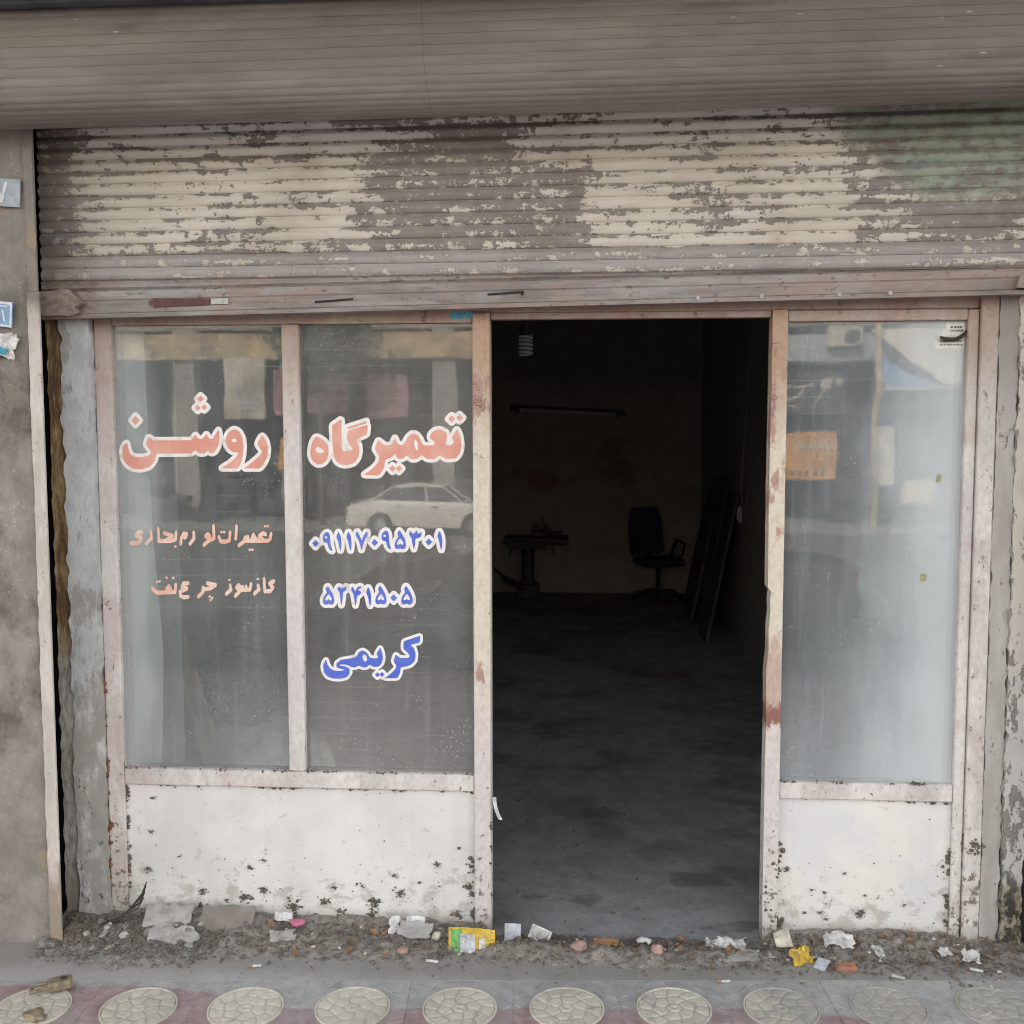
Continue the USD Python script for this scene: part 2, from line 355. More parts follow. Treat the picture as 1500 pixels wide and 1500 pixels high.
def right_plaster(g):                           # grey render with flaking white and blackened foot
    x, y, z = g.xyz()
    a = g.noise((12, 12, 4), 6, 0.7, off=(5, 5, 0))
    b = g.noise((42, 42, 24), 6, 0.72)
    c = g.mix(g.ss(a, 0.35, 0.65), (0.24, 0.222, 0.195), (0.36, 0.34, 0.305))
    wh = g.ss(a * 0.5 + b * 0.5 + g.ss(x, 1.31, 1.35, -0.06, 0.10), 0.545, 0.565)
    c = g.mix(wh * 0.9, c, g.mix(g.ss(z, 0.7, 1.0), (0.54, 0.53, 0.515), (0.58, 0.545, 0.485)))
    foot = g.ss(z + (a - 0.5) * 0.35, 0.24, 0.12)
    c = g.mix(foot, c, g.mix(g.ss(b, 0.42, 0.60), (0.05, 0.045, 0.04), (0.33, 0.29, 0.20)))
    blk = g.ss(g.noise((30, 30, 18), 6, 0.72, off=(1, 3, 3)), 0.62, 0.68)
    c = g.mix(blk * 0.8, c, (0.10, 0.085, 0.07))
    return g.surf(c, 0.9, g.bump(wh * 0.5 + b * 0.4 - foot * 0.6, 0.007))
look('right_plaster', right_plaster)

def grey_jamb(g):                               # smooth taupe jamb right of the glazing
    x, y, z = g.xyz()
    a = g.noise((8, 8, 3), 6, 0.65, off=(5, 2, 0))
    b = g.noise((46, 46, 26), 6, 0.72)
    c = g.mix(g.ss(a, 0.36, 0.64), (0.36, 0.34, 0.315), (0.47, 0.45, 0.42))
    c = g.mix(g.ss(z + (a - 0.5) * 0.6, 1.6, 2.0, 0.0, 0.7), c, (0.23, 0.205, 0.18))
    c = g.mix(g.ss(b + (a - 0.5) * 0.4, 0.62, 0.68) * 0.8, c, (0.12, 0.10, 0.085))
    return g.surf(c, 0.85, g.bump(a * 0.4 + b * 0.6, 0.004))
look('grey_jamb', grey_jamb)

plain('blackened_steel', (0.02, 0.019, 0.018), 0.8, 0.3, 30)
plain('facade_render', (0.30, 0.28, 0.25), 0.9, 0.2, 4, 0.004)
plain('canopy_concrete', (0.16, 0.155, 0.15), 0.9, 0.25, 6, 0.004)

# ---- shop interior
def room_wall(g):
    x, y, z = g.xyz()
    a = g.noise((1.4, 1.4, 1.4), 5, 0.6)
    b = g.noise((6, 6, 6), 6, 0.65, off=(2, 2, 2))
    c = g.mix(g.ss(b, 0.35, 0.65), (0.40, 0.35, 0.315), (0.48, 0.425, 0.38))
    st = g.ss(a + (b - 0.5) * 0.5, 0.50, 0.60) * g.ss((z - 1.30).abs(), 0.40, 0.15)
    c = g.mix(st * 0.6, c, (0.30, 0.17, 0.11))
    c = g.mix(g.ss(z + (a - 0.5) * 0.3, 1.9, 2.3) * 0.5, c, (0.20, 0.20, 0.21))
    return g.surf(c, 0.85, g.bump(b, 0.003))
look('room_wall', room_wall)

def pale_wall(g):
    x, y, z = g.xyz()
    a = g.noise((2.4, 2.4, 1.6), 5, 0.6, off=(1, 1, 1))
    b = g.noise((16, 16, 16), 6, 0.65)
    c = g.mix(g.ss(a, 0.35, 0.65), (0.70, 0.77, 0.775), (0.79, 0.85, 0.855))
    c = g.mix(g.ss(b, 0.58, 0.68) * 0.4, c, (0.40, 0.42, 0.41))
    c = g.mix(g.ss(y + (a - 0.5) * 1.6 + (b - 0.5) * 0.4, 2.3, 2.6) * 0.9, c, g.mix(g.ss(b, .4, .6), (0.25, 0.225, 0.20), (0.32, 0.295, 0.265)))  # darker tone further in stands for daylight falling off along the wall
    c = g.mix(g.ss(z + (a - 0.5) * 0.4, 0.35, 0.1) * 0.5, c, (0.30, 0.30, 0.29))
    return g.surf(c, 0.8, g.bump(b, 0.002))
look('pale_wall', pale_wall)

def shop_floor(g):
    x, y, z = g.xyz()
    a = g.noise((1.6, 1.5, 1), 6, 0.65)
    b = g.noise((9, 8, 8), 6, 0.7, off=(3, 5, 0))
    f = g.noise(55, 6, 0.75)
    c = g.mix(g.ss(b, 0.35, 0.65), (0.275, 0.27, 0.27), (0.37, 0.37, 0.375))
    c = g.mix(g.ss(a + (b - 0.5) * 0.25, 0.49, 0.60, 0.0, 0.9), c, g.mix(g.ss(b, .4, .6), (0.165, 0.15, 0.138), (0.235, 0.22, 0.205)))
    oil = g.ss(g.noise((3.2, 5, 1), 4, 0.55, off=(7, 1, 0)), 0.59, 0.66)
    c = g.mix(oil * 0.55, c, (0.13, 0.122, 0.118))
    dust = g.ss(g.noise((4, 9, 1), 6, 0.75, off=(0, 4, 2)), 0.58, 0.72)
    c = g.mix(dust * 0.45, c, (0.33, 0.32, 0.31))
    wp = g.ss(g.noise((6, 12, 6), 7, 0.8, off=(2.6, 1.1, 0)), 0.625, 0.68)
    c = g.mix(wp * 0.75, c, (0.55, 0.55, 0.54))
    sp = g.ss(g.voro((34, 34, 34))['distance'], 0.11, 0.06) * g.ss(g.noise(5, 3, .6, off=(9, 9, 0)), 0.50, 0.58)
    c = g.mix(sp * 0.8, c, (0.45, 0.44, 0.43))
    return g.surf(c, g.ss(oil, 0, 1, 0.82, 0.6), g.bump(b * 0.6 + f * 0.4, 0.006))
look('shop_floor', shop_floor)
plain('ceiling_paint', (0.30, 0.31, 0.33), 0.9, 0.2, 3)

# ---- ground
def cement(g):
    x, y, z = g.xyz()
    a = g.noise((2.2, 2.2, 2), 6, 0.65)
    b = g.noise((14, 14, 14), 6, 0.7, off=(4, 4, 4))
    f = g.noise(90, 5, 0.7)
    c = g.mix(g.ss(a + (b - 0.5) * 0.5, 0.35, 0.65), (0.35, 0.355, 0.355), (0.45, 0.455, 0.455))
    c = g.mix(g.ss(x + (a - 0.5) * 0.8, -0.9, -1.5) * 0.6, c, (0.42, 0.375, 0.365))
    near = g.ss(y + (b - 0.5) * 0.20, -0.36, -0.24)
    c = g.mix(near * 0.6, c, (0.235, 0.215, 0.185))
    sp = g.ss(g.voro((40, 40, 40))['distance'], 0.12, 0.07) * g.ss(g.noise(6, 3, .6), 0.50, 0.60)
    c = g.mix(sp * 0.6, c, (0.17, 0.155, 0.14))
    c = g.mix(g.ss(g.noise((9, 9, 9), 6, .7, off=(1, 5, 1)), 0.60, 0.66) * 0.35, c, (0.20, 0.185, 0.165))
    return g.surf(c, 0.85, g.bump(b * 0.5 + f * 0.5, 0.004))
look('cement', cement)

TROT = math.radians(3.55)                        # the tile rows run slightly askew to the shop front
def row_coord(g):
    x, y, z = g.xyz()
    return (y + 0.4305) * math.cos(TROT) - (x + 0.0275) * math.sin(TROT)

def tile_body(g):                               # red tinted cement tiles, their back half smeared with grey mortar
    x, y, z = g.xyz()
    t = row_coord(g)
    a = g.noise((5, 5, 5), 6, 0.65)
    b = g.noise((26, 26, 26), 6, 0.7, off=(3, 2, 0))
    red = g.mix(g.ss(b, 0.35, 0.65), (0.30, 0.205, 0.205), (0.41, 0.315, 0.31))
    red = g.mix(g.ss(a, 0.45, 0.65) * 0.6, red, (0.37, 0.335, 0.33))
    grey = g.mix(g.ss(b + (a - 0.5) * 0.6, 0.35, 0.65), (0.335, 0.335, 0.33), (0.43, 0.43, 0.425))
    m = g.ss(t + (a - 0.5) * 0.05 + g.ss(x, -0.75, -1.3, 0.0, -0.12) + g.ss(x, 0.55, 0.95, 0.0, 0.08), -0.004, 0.008)
    c = g.mix(m, red, grey)
    dirt = g.ss(g.noise((12, 12, 12), 6, .72, off=(8, 0, 4)), 0.58, 0.68)
    c = g.mix(dirt * 0.4, c, (0.20, 0.185, 0.165))
    return g.surf(c, 0.82, g.bump(b, 0.003))
look('tile_body', tile_body)

def medallion(g):                               # cream relief discs
    x, y, z = g.xyz()
    t = row_coord(g)
    a = g.noise((6, 6, 6), 6, 0.65, off=(2, 7, 0))
    b = g.noise((40, 40, 40), 6, 0.7)
    c = g.mix(g.ss(b, 0.35, 0.65), (0.54, 0.51, 0.42), (0.66, 0.63, 0.54))
    grey = g.mix(g.ss(b, 0.35, 0.65), (0.33, 0.325, 0.305), (0.43, 0.42, 0.39))
    m = g.ss(a + g.ss(x, 0.25, 0.95, -0.06, 0.20) + g.ss(t, 0.0, 0.10, 0.0, 0.05) + g.ss(x, -0.9, -1.4, 0, -0.2), 0.52, 0.66)
    c = g.mix(m * 0.9, c, grey)
    d = g.ss(g.noise((17, 17, 17), 6, .72, off=(8, 3, 4)), 0.59, 0.66)
    c = g.mix(d * 0.5, c, (0.22, 0.20, 0.165))
    low = g.ss(z, GZ + 0.0045, GZ + 0.0015)
    c = g.mix(low * 0.3, c, (0.27, 0.245, 0.20))
    c = g.mix(g.ss(g.noise((3.3, 3.3, 3), 5, .65, off=(4, 8, 1)), 0.42, 0.62) * 0.45, c, (0.37, 0.35, 0.30))
    return g.surf(c, 0.8, g.bump(b, 0.0015))
look('medallion', medallion)

def dirt_look(g):
    x, y, z = g.xyz()
    a = g.noise((7, 7, 7), 6, 0.7)
    b = g.noise((60, 60, 60), 6, 0.75, off=(2, 2, 0))
    c = g.mix(g.ss(b, 0.32, 0.68), (0.235, 0.21, 0.18), (0.45, 0.415, 0.365))
    c = g.mix(g.ss(a, 0.45, 0.62) * 0.6, c, (0.31, 0.295, 0.27))
    c = g.mix(g.ss(x + (a - .5) * .6, -1.0, -1.25) * 0.7, c, g.mix(g.ss(b, .4, .62), (0.22, 0.215, 0.205), (0.43, 0.42, 0.40)))
    warm = g.ss(g.noise((13, 13, 13), 5, .7, off=(7, 3, 1)) + g.ss(x, 0.2, 0.9, 0.0, 0.05), 0.58, 0.65)
    c = g.mix(warm * 0.5, c, (0.24, 0.16, 0.12))
    return g.surf(c, 0.95, g.bump(b, 0.012))
look('dirt', dirt_look)
def gravel_look(g):
    r = g.n('geometry')['random_per_island']
    b = g.noise(120, 3, 0.6)
    c = g.ramp(r, [(0.0, (0.17, 0.145, 0.12)), (0.3, (0.32, 0.29, 0.25)), (0.55, (0.44, 0.41, 0.37)), (0.70, (0.36, 0.21, 0.15)), (0.80, (0.46, 0.43, 0.39)), (0.9, (0.46, 0.30, 0.25)), (1.0, (0.75, 0.73, 0.70))])
    return g.surf(g.mul(g.ss(b, .4, .6, 0.3, 0.0), c, (.6, .6, .6)), 0.9)
look('gravel', gravel_look)
def asphalt_look(g):
    b = g.noise(45, 6, .7)
    a = g.noise(1.1, 4, .6)
    return g.surf(g.mix(g.ss(a * .5 + b * .5, .35, .65), (.06, .06, .06), (.105, .10, .098)), 0.9, g.bump(b, .006))
look('asphalt', asphalt_look)
plain('earth', (0.20, 0.18, 0.15), 0.95, 0.2, 0.5)
plain('kerb_concrete', (0.20, 0.195, 0.19), 0.9, 0.15, 5, 0.003)

# ------------------------------------------------------------------ scene tree helpers
_used = set()
def numbered(parent, name):
    p, k = f'{parent}/{name}', 0
    while p in _used:
        k += 1
        p = f'{parent}/{name}_{k:03d}'
    _used.add(p)
    return p

def say(prim, label=None, cat=None, group=None, kind=None):
    for k, v in (('label', label), ('category', cat), ('group', group), ('kind', kind)):
        if v: prim.SetCustomDataByKey(k, v)

def thing(name, label, cat, loc=(0, 0, 0), rotz=0.0, group=None, kind=None, scale=None):
    x = UsdGeom.Xform.Define(stage, numbered('/World', name))
    if any(loc): x.AddTranslateOp().Set(Gf.Vec3d(*map(float, loc)))
    if rotz: x.AddRotateZOp().Set(float(rotz))
    if scale: x.AddScaleOp().Set(Gf.Vec3f(scale, scale, scale))
    say(x.GetPrim(), label, cat, group, kind)
    return str(x.GetPath())

def obj(name, m, mat, parent='/World', label=None, cat=None, group=None, kind=None, smooth=False):
    p = numbered(parent, name)
    prim = usdkit.mesh(stage, p, m, MATS[mat] if isinstance(mat, str) else mat, smooth=smooth).GetPrim()
    say(prim, label, cat, group, kind)
    return p

# ------------------------------------------------------------------ mesh helpers
rnd = random.Random(7)
nrs = np.random.RandomState(11)
def cat_(ms): return trimesh.util.concatenate(list(ms))
def bx(x0, x1, y0, y1, z0, z1):
    m = trimesh.creation.box((x1 - x0, y1 - y0, z1 - z0))
    m.apply_translation(((x0 + x1) / 2, (y0 + y1) / 2, (z0 + z1) / 2))
    return m
def cbx(x0, x1, y0, y1, z0, z1, c=0.003):
    """a box with chamfered edges"""
    from manifold3d import Manifold
    pts = []
    for sx in (0, 1):
        for sy in (0, 1):
            for sz in (0, 1):
                p = [(x0, x1)[sx], (y0, y1)[sy], (z0, z1)[sz]]
                d = [c * (1 - 2 * sx), c * (1 - 2 * sy), c * (1 - 2 * sz)]
                for k in range(3):
                    q = [p[i] + (d[i] if i != k else 0) for i in range(3)]
                    pts.append(q)
    m = Manifold.hull_points(np.array(pts)).to_mesh()
    return trimesh.Trimesh(m.vert_properties[:, :3], m.tri_verts, process=False)
def bar(a, b, w, t):
    """a box-section bar from a to b, width w, thickness t"""
    a, b = np.asarray(a, float), np.asarray(b, float)
    d = b - a; L = np.linalg.norm(d); d /= L
    s = np.cross(d, [0, 1.0, 0]); s = s / np.linalg.norm(s) if np.linalg.norm(s) > 1e-6 else np.array([1.0, 0, 0])
    n = np.cross(s, d)
    m = trimesh.creation.box((w, t, L))
    T = np.eye(4); T[:3, 0], T[:3, 1], T[:3, 2], T[:3, 3] = s, n, d, (a + b) / 2
    m.apply_transform(T)
    return m
def tube(pts, r, sides=8, closed=False):
    p = np.asarray(pts, float); n = len(p)
    t = np.roll(p, -1, 0) - np.roll(p, 1, 0) if closed else np.gradient(p, axis=0)
    t /= np.linalg.norm(t, axis=1, keepdims=True) + 1e-12
    ref = np.array([0.3, 0.2, 0.93]) if abs(t[0] @ [0.3, 0.2, 0.93]) < 0.9 else np.array([1.0, 0, 0])
    a = np.zeros_like(p)
    v = ref
    for i in range(n):
        v = v - (v @ t[i]) * t[i]; v = v / np.linalg.norm(v); a[i] = v
    b = np.cross(t, a)
    rr = np.broadcast_to(r, (n,))[:, None, None]
    an = np.arange(sides) * 2 * np.pi / sides
    V = (p[:, None] + rr * (np.cos(an)[None, :, None] * a[:, None] + np.sin(an)[None, :, None] * b[:, None])).reshape(-1, 3)
    F = []
    for i in range(n if closed else n - 1):
        for j in range(sides):
            k, l = (i * sides + j), (i * sides + (j + 1) % sides)
            m_, o = (((i + 1) % n) * sides + (j + 1) % sides), (((i + 1) % n) * sides + j)
            F += [(k, l, m_), (k, m_, o)]
    if not closed:
        V = np.vstack([V, p[0], p[-1]])
        c0, c1 = len(V) - 2, len(V) - 1
        for j in range(sides):
            F += [(c0, (j + 1) % sides, j), (c1, (n - 1) * sides + j, (n - 1) * sides + (j + 1) % sides)]
    return trimesh.Trimesh(V, F, process=False)
def cyl(c, r, h, sides=20, axis='z'):
    m = trimesh.creation.cylinder(r, h, sections=sides)
    if axis == 'x': m.apply_transform(trimesh.transformations.rotation_matrix(math.pi / 2, (0, 1, 0)))
    if axis == 'y': m.apply_transform(trimesh.transformations.rotation_matrix(math.pi / 2, (1, 0, 0)))
    m.apply_translation(c)
    return m
def sweep_x(profiles, xs):
    """profiles: for each x a closed (y, z) loop with the same count; skinned along x with end caps"""
    n, k = len(xs), len(profiles[0])
    V = np.array([[x, *q] for x, pr in zip(xs, profiles) for q in pr])
    F = []
    for i in range(n - 1):
        for j in range(k):
            a, b, c, d = i * k + j, i * k + (j + 1) % k, (i + 1) * k + (j + 1) % k, (i + 1) * k + j
            F += [(a, b, c), (a, c, d)]
    for j in range(1, k - 1):
        F += [(0, j + 1, j), ((n - 1) * k, (n - 1) * k + j, (n - 1) * k + j + 1)]
    m = trimesh.Trimesh(V, F, process=False)
    m.fix_normals()
    return m
def slab_xz(poly, y0, y1):
    """a polygon drawn in x, z, given thickness from y0 (front) to y1"""
    ms = []
    for g_ in (poly.geoms if hasattr(poly, 'geoms') else [poly]):
        if g_.area < 1e-8: continue
        m = trimesh.creation.extrude_polygon(g_, y1 - y0, engine='earcut')
        v = m.vertices.copy()
        m.vertices = np.stack([v[:, 0], y1 - v[:, 2], v[:, 1]], 1)
        ms.append(m)
    m = cat_(ms); m.fix_normals()
    return m
def rough_sheet(w, d, nx, ny, amp, scale, seed, edge=0.0, thick=0.0012):
    """a crumpled sheet in xy with a torn outline, given thickness"""
    u, v = np.meshgrid(np.linspace(-.5, .5, nx), np.linspace(-.5, .5, ny), indexing='ij')
    p = np.stack([u.ravel() * w, v.ravel() * d, np.zeros(u.size)], 1)
    q = p / max(w, d) * scale + seed * 7.3
    p[:, 2] += amp * (meshkit.noise(q) - .5)
    if edge:
        p[:, 0] += edge * (meshkit.noise(q * 2.1 + 31) - .5); p[:, 1] += edge * (meshkit.noise(q * 2.1 + 57) - .5)
    n = nx * ny
    V = np.vstack([p, p - [0, 0, thick]])
    F = []
    for i in range(nx - 1):
        for j in range(ny - 1):
            a, b, c, e = i * ny + j, (i + 1) * ny + j, (i + 1) * ny + j + 1, i * ny + j + 1
            F += [(a, b, c), (a, c, e), (n + a, n + c, n + b), (n + a, n + e, n + c)]
    rim = [i * ny for i in range(nx)] + [(nx - 1) * ny + j for j in range(1, ny)] + [i * ny + ny - 1 for i in range(nx - 2, -1, -1)] + [j for j in range(ny - 2, 0, -1)]
    for a, b in zip(rim, rim[1:] + rim[:1]): F += [(a, n + a, n + b), (a, n + b, b)]
    return trimesh.Trimesh(V, F, process=False)
def placed(m, loc, rx=0, ry=0, rz=0):
    R = trimesh.transformations.euler_matrix(math.radians(rx), math.radians(ry), math.radians(rz), 'sxyz')
    R[:3, 3] = loc
    m = m.copy(); m.apply_transform(R)
    return m
def rock(r, seed, squash=(1, 1, .6), sub=1, amp=.35):
    m = trimesh.creation.icosphere(sub, 1.0)
    n = meshkit.noise(m.vertices * 1.3 + seed * 3.7)
    m.vertices = m.vertices * (1 + amp * (2 * n - 1))[:, None] * np.array(squash) * r
    return m

# ================================================================== the setting: ground, road, pavements
def heights(y):                                 # the road falls away from the shop to the far side
    return -0.18 - 0.0455 * (-3.7 - y)
ROADX = 45.0
def sheet(xs, ys, zf):
    X_, Y_ = np.meshgrid(xs, ys, indexing='ij')
    V = np.stack([X_.ravel(), Y_.ravel(), np.array([zf(y) for y in Y_.ravel()])], 1)
    n = len(ys)
    F = []
    for i in range(len(xs) - 1):
        for j in range(n - 1):
            a, b, c, d = i * n + j, (i + 1) * n + j, (i + 1) * n + j + 1, i * n + j + 1
            F += [(a, b, c), (a, c, d)]
    return trimesh.Trimesh(V, F, process=False)
obj('ground', sheet([-400, 400], [-400, 400], lambda y: -2.6), 'earth', label='bare earth around the street', kind='structure')
obj('road', sheet(np.linspace(-ROADX, ROADX, 7), np.linspace(-26.0, -3.6, 9), heights), 'asphalt', label='grey asphalt road across from the shop', kind='structure')
obj('kerb', cbx(-20, 20, -3.72, -3.55, -0.6, GZ - 0.004, 0.012), 'kerb_concrete', label='concrete kerb between pavement and road', kind='structure')
far_pave = cbx(-ROADX, ROADX, -30.5, -25.9, -2.5, heights(-26) + 0.14, 0.02)
obj('far_pavement', far_pave, 'kerb_concrete', label='raised pavement on the far side of the road', kind='structure')

pv = UsdGeom.Xform.Define(stage, numbered('/World', 'pavement'))
say(pv.GetPrim(), 'pavement of red and cream relief tiles with a grey cement strip at the shop front', None, None, 'structure')
PV = str(pv.GetPath())
TILE, DISC_R = 0.3068, 0.1068
ct, st_ = math.cos(TROT), math.sin(TROT)
def row_pt(u, v): return np.array([-0.0275 + u * ct - v * st_, -0.4305 + u * st_ + v * ct])
# cement strip behind the first tile row, edge parallel to the tiles
edge_l, edge_r = row_pt(-3.2, TILE / 2), row_pt(3.2, TILE / 2)
strip_poly = Polygon([tuple(edge_l), tuple(edge_r), (edge_r[0], 0.0), (edge_l[0], 0.0)])
m = trimesh.creation.extrude_polygon(strip_poly, 0.10, engine='earcut'); m.apply_translation((0, 0, GZ - 0.10))
obj('cement_strip', m, 'cement', PV)
def tile_mesh():
    h = TILE / 2 - 0.0001
    c = 0.004
    # body with a shallow ring groove round the disc, and star-like raised lines in the corners
    return cbx(-h, h, -h, h, -0.05, 0.0, 0.0008)
def corner_lines():
    ms = []
    for k in range(4):
        R = trimesh.transformations.rotation_matrix(k * math.pi / 2, (0, 0, 1))
        for a, b in (((0.062, .146), (.084, .104)), ((-0.062, .146), (-.084, .104)), ((.084, .104), (.148, .046)), ((0.02, .1485), (0.0, .122)), ((-0.02, .1485), (0.0, .122))):
            q = cbx(-0.0024, 0.0024, 0, math.dist(a, b), -0.001, 0.0016, 0.0008)
            ang = math.atan2(b[1] - a[1], b[0] - a[0]) - math.pi / 2
            q.apply_transform(trimesh.transformations.rotation_matrix(ang, (0, 0, 1))); q.apply_translation((a[0], a[1], 0))
            q.apply_transform(R); ms.append(q)
    return cat_(ms)
def medallion_mesh():
    nr, na = 44, 168
    rr = np.concatenate([np.linspace(0, .93, nr - 7), [.945, .955, .965, .98, .99, 1.0, 1.0]])
    cs = [(0.0, 0.0)] + [(.40 * math.cos(k * math.pi / 3), .40 * math.sin(k * math.pi / 3)) for k in range(6)] + \
         [(.76 * math.cos((k + .5) * math.pi / 6), .76 * math.sin((k + .5) * math.pi / 6)) for k in range(12)]
    cs = np.array(cs)
    V = []
    for i, r in enumerate(rr):
        for j in range(na):
            a = 2 * math.pi * j / na
            aa = a + 0.55 * r                     # petals swirl outwards
            p = np.array([r * math.cos(aa), r * math.sin(aa)])
            d = np.sort(np.hypot(*(cs - p).T))
            g_ = min(1.0, (d[1] - d[0]) / 0.10)
            h = 0.0026 + 0.0036 * (g_ * g_ * (3 - 2 * g_)) * (1 - 0.35 * min(1, d[0] / .35))
            if r < 0.10: h = 0.0022 + 0.004 * (r / .1)
            if .93 < r <= .945: h = 0.0022
            if r > .945: h = 0.0066
            if i == nr - 1: h = -0.004
            V.append((DISC_R * r * math.cos(a), DISC_R * r * math.sin(a), h))
    F = []
    for i in range(nr - 1):
        for j in range(na):
            a, b, c, d = i * na + j, (i + 1) * na + j, (i + 1) * na + (j + 1) % na, i * na + (j + 1) % na
            if i: F += [(a, b, c), (a, c, d)]
            else: F += [(a, b, c)]
    return trimesh.Trimesh(np.array(V), F, process=False)
TM, CL, MM = tile_mesh(), corner_lines(), medallion_mesh()
for v in range(3):
    for k in range(-6, 6):
        c = row_pt(k * TILE + 0.0006, -v * TILE)
        T = trimesh.transformations.rotation_matrix(TROT, (0, 0, 1)); T[:3, 3] = (c[0], c[1], GZ + rnd.uniform(-.001, .0012))
        def at(mm): q = mm.copy(); q.apply_transform(T); return q
        t_ = obj('tile', cat_([at(TM), at(CL)]), 'tile_body', PV)
        R = trimesh.transformations.rotation_matrix(rnd.choice((0, 1, 2, 3)) * math.pi / 2, (0, 0, 1))
        q = MM.copy(); q.apply_transform(R)
        obj('medallion', at(q), 'medallion', t_, smooth=25)
rest = Polygon([tuple(row_pt(-18, -2.5 * TILE)), tuple(row_pt(18, -2.5 * TILE)), (18, -3.55), (-18, -3.55)])
m = trimesh.creation.extrude_polygon(rest, 0.1, engine='earcut'); m.apply_translation((0, 0, GZ - 0.104))
obj('paving', m, 'tile_body', PV)
for xa, xb in ((-18, -1.95), (1.95, 18)):
    a_, b_ = row_pt(xa, -2.5 * TILE), row_pt(xb, -2.5 * TILE)
    pl = Polygon([(xa, a_[1] - .0), (xb, b_[1]), (xb, 0.0), (xa, 0.0)]).difference(strip_poly.buffer(1e-4))
    far_side = Polygon([tuple(row_pt(-6.5 * TILE, -2.5 * TILE)), tuple(row_pt(5.5 * TILE, -2.5 * TILE)), tuple(row_pt(5.5 * TILE, .5 * TILE)), tuple(row_pt(-6.5 * TILE, .5 * TILE))])
    pl = pl.difference(far_side.buffer(1e-4))
    ms = []
    for g_ in getattr(pl, 'geoms', [pl]):
        if g_.area > 1e-4:
            q = trimesh.creation.extrude_polygon(g_, .1, engine='earcut'); q.apply_translation((0, 0, GZ - .104)); ms.append(q)
    if ms: obj('paving', cat_(ms), 'tile_body', PV)

fl = sheet(np.linspace(-2.7, 1.26, 3), np.linspace(0.0, 7.35, 3), lambda y: GZ - 0.004)
obj('shop_floor', fl, 'shop_floor', label='dark oil stained cement floor inside the shop', kind='structure')

# ================================================================== the shop building
B = thing('shop_building', 'plastered shop building with stained piers and an empty dim room inside', 'building')
def wavy_box(x0, x1, y0, y1, z0, z1, seed, amp=0.006, res=0.03, front=True):
    """a plaster block whose street face is uneven"""
    nx, nz = max(3, int((x1 - x0) / res)), max(3, int((z1 - z0) / res))
    X_, Z_ = np.meshgrid(np.linspace(x0, x1, nx), np.linspace(z0, z1, nz), indexing='ij')
    p = np.stack([X_.ravel(), np.zeros(X_.size), Z_.ravel()], 1)
    yy = y0 + amp * (meshkit.fbm(p * 9 + seed, 4) - .5) * 2
    xx = X_.ravel() + np.where((X_.ravel() == x0) | (X_.ravel() == x1), amp * 1.3 * (meshkit.fbm(p * 24 + seed + 9, 4) - .5) * 2, 0)
    n = nx * nz
    V = np.vstack([np.stack([xx, yy, Z_.ravel()], 1), np.stack([X_.ravel(), np.full(n, y1), Z_.ravel()], 1)])
    F = []
    for i in range(nx - 1):
        for j in range(nz - 1):
            a, b, c, d = i * nz + j, (i + 1) * nz + j, (i + 1) * nz + j + 1, i * nz + j + 1
            F += [(a, b, c), (a, c, d), (n + a, n + c, n + b), (n + a, n + d, n + c)]
    rim = [i * nz for i in range(nx)] + [(nx - 1) * nz + j for j in range(1, nz)] + [i * nz + nz - 1 for i in range(nx - 2, -1, -1)] + [j for j in range(nz - 2, 0, -1)]
    for a, b in zip(rim, rim[1:] + rim[:1]): F += [(a, n + a, n + b), (a, n + b, b)]
    return trimesh.Trimesh(V, F, process=False)
pier = obj('pier', wavy_box(-2.35, -1.690, -0.155, -0.132, -0.10, 2.83, 3, 0.008), 'pier_plaster', B, smooth=40)
obj('pier_core', bx(-2.35, -1.775, -0.1315, 0.30, -0.10, 2.83), 'pier_plaster', pier)
obj('wall', bx(-7.0, -2.352, -0.13, 0.28, -0.12, 2.83), 'facade_render', B)
obj('corner_strip', wavy_box(-1.692, -1.654, -0.166, -0.158, -0.06, 2.05, 5, 0.003, 0.012), 'cream_strip', B, smooth=40)
obj('corner_strip', wavy_box(-1.692, -1.662, -0.160, -0.150, 2.052, 2.62, 8, 0.003, 0.02), 'pier_plaster', B, smooth=40)
obj('jamb_filler', wavy_box(-1.711, -1.655, -0.02, 0.24, -0.06, 1.985, 12, 0.005, 0.009), 'foam_stain', B, smooth=50)
obj('jamb', wavy_box(-1.662, -1.5665, -0.030, 0.24, -0.06, 1.99, 21, 0.009, 0.011), 'blue_plaster', B, smooth=50)
obj('jamb', wavy_box(1.2785, 1.335, -0.012, 0.24, -0.06, 2.05, 33, 0.006, 0.011), 'grey_jamb', B, smooth=50)
obj('pier', wavy_box(1.336, 1.402, -0.020, 0.30, -0.06, 2.05, 37, 0.010, 0.010), 'right_plaster', B, smooth=50)
obj('pier', wavy_box(1.47, 2.30, -0.14, 0.30, -0.10, 2.83, 41, 0.008, 0.04), 'pier_plaster', B, smooth=40)
obj('wall', bx(2.302, 7.0, -0.13, 0.28, -0.12, 2.83), 'facade_render', B)
obj('canopy', cbx(-7.0, 7.0, -0.95, 0.28, 2.835, 2.98, 0.006), 'canopy_concrete', B)
obj('wall', bx(-7.0, 7.0, -0.12, 7.7, 2.984, 8.4), 'facade_render', B)
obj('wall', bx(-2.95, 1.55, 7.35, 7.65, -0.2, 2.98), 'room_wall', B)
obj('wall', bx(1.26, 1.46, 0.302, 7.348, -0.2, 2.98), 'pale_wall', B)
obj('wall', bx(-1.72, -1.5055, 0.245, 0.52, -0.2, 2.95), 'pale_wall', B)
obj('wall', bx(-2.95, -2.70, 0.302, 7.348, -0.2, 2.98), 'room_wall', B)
obj('wall', bx(-2.698, -1.722, 0.302, 0.50, -0.2, 2.95), 'room_wall', B)
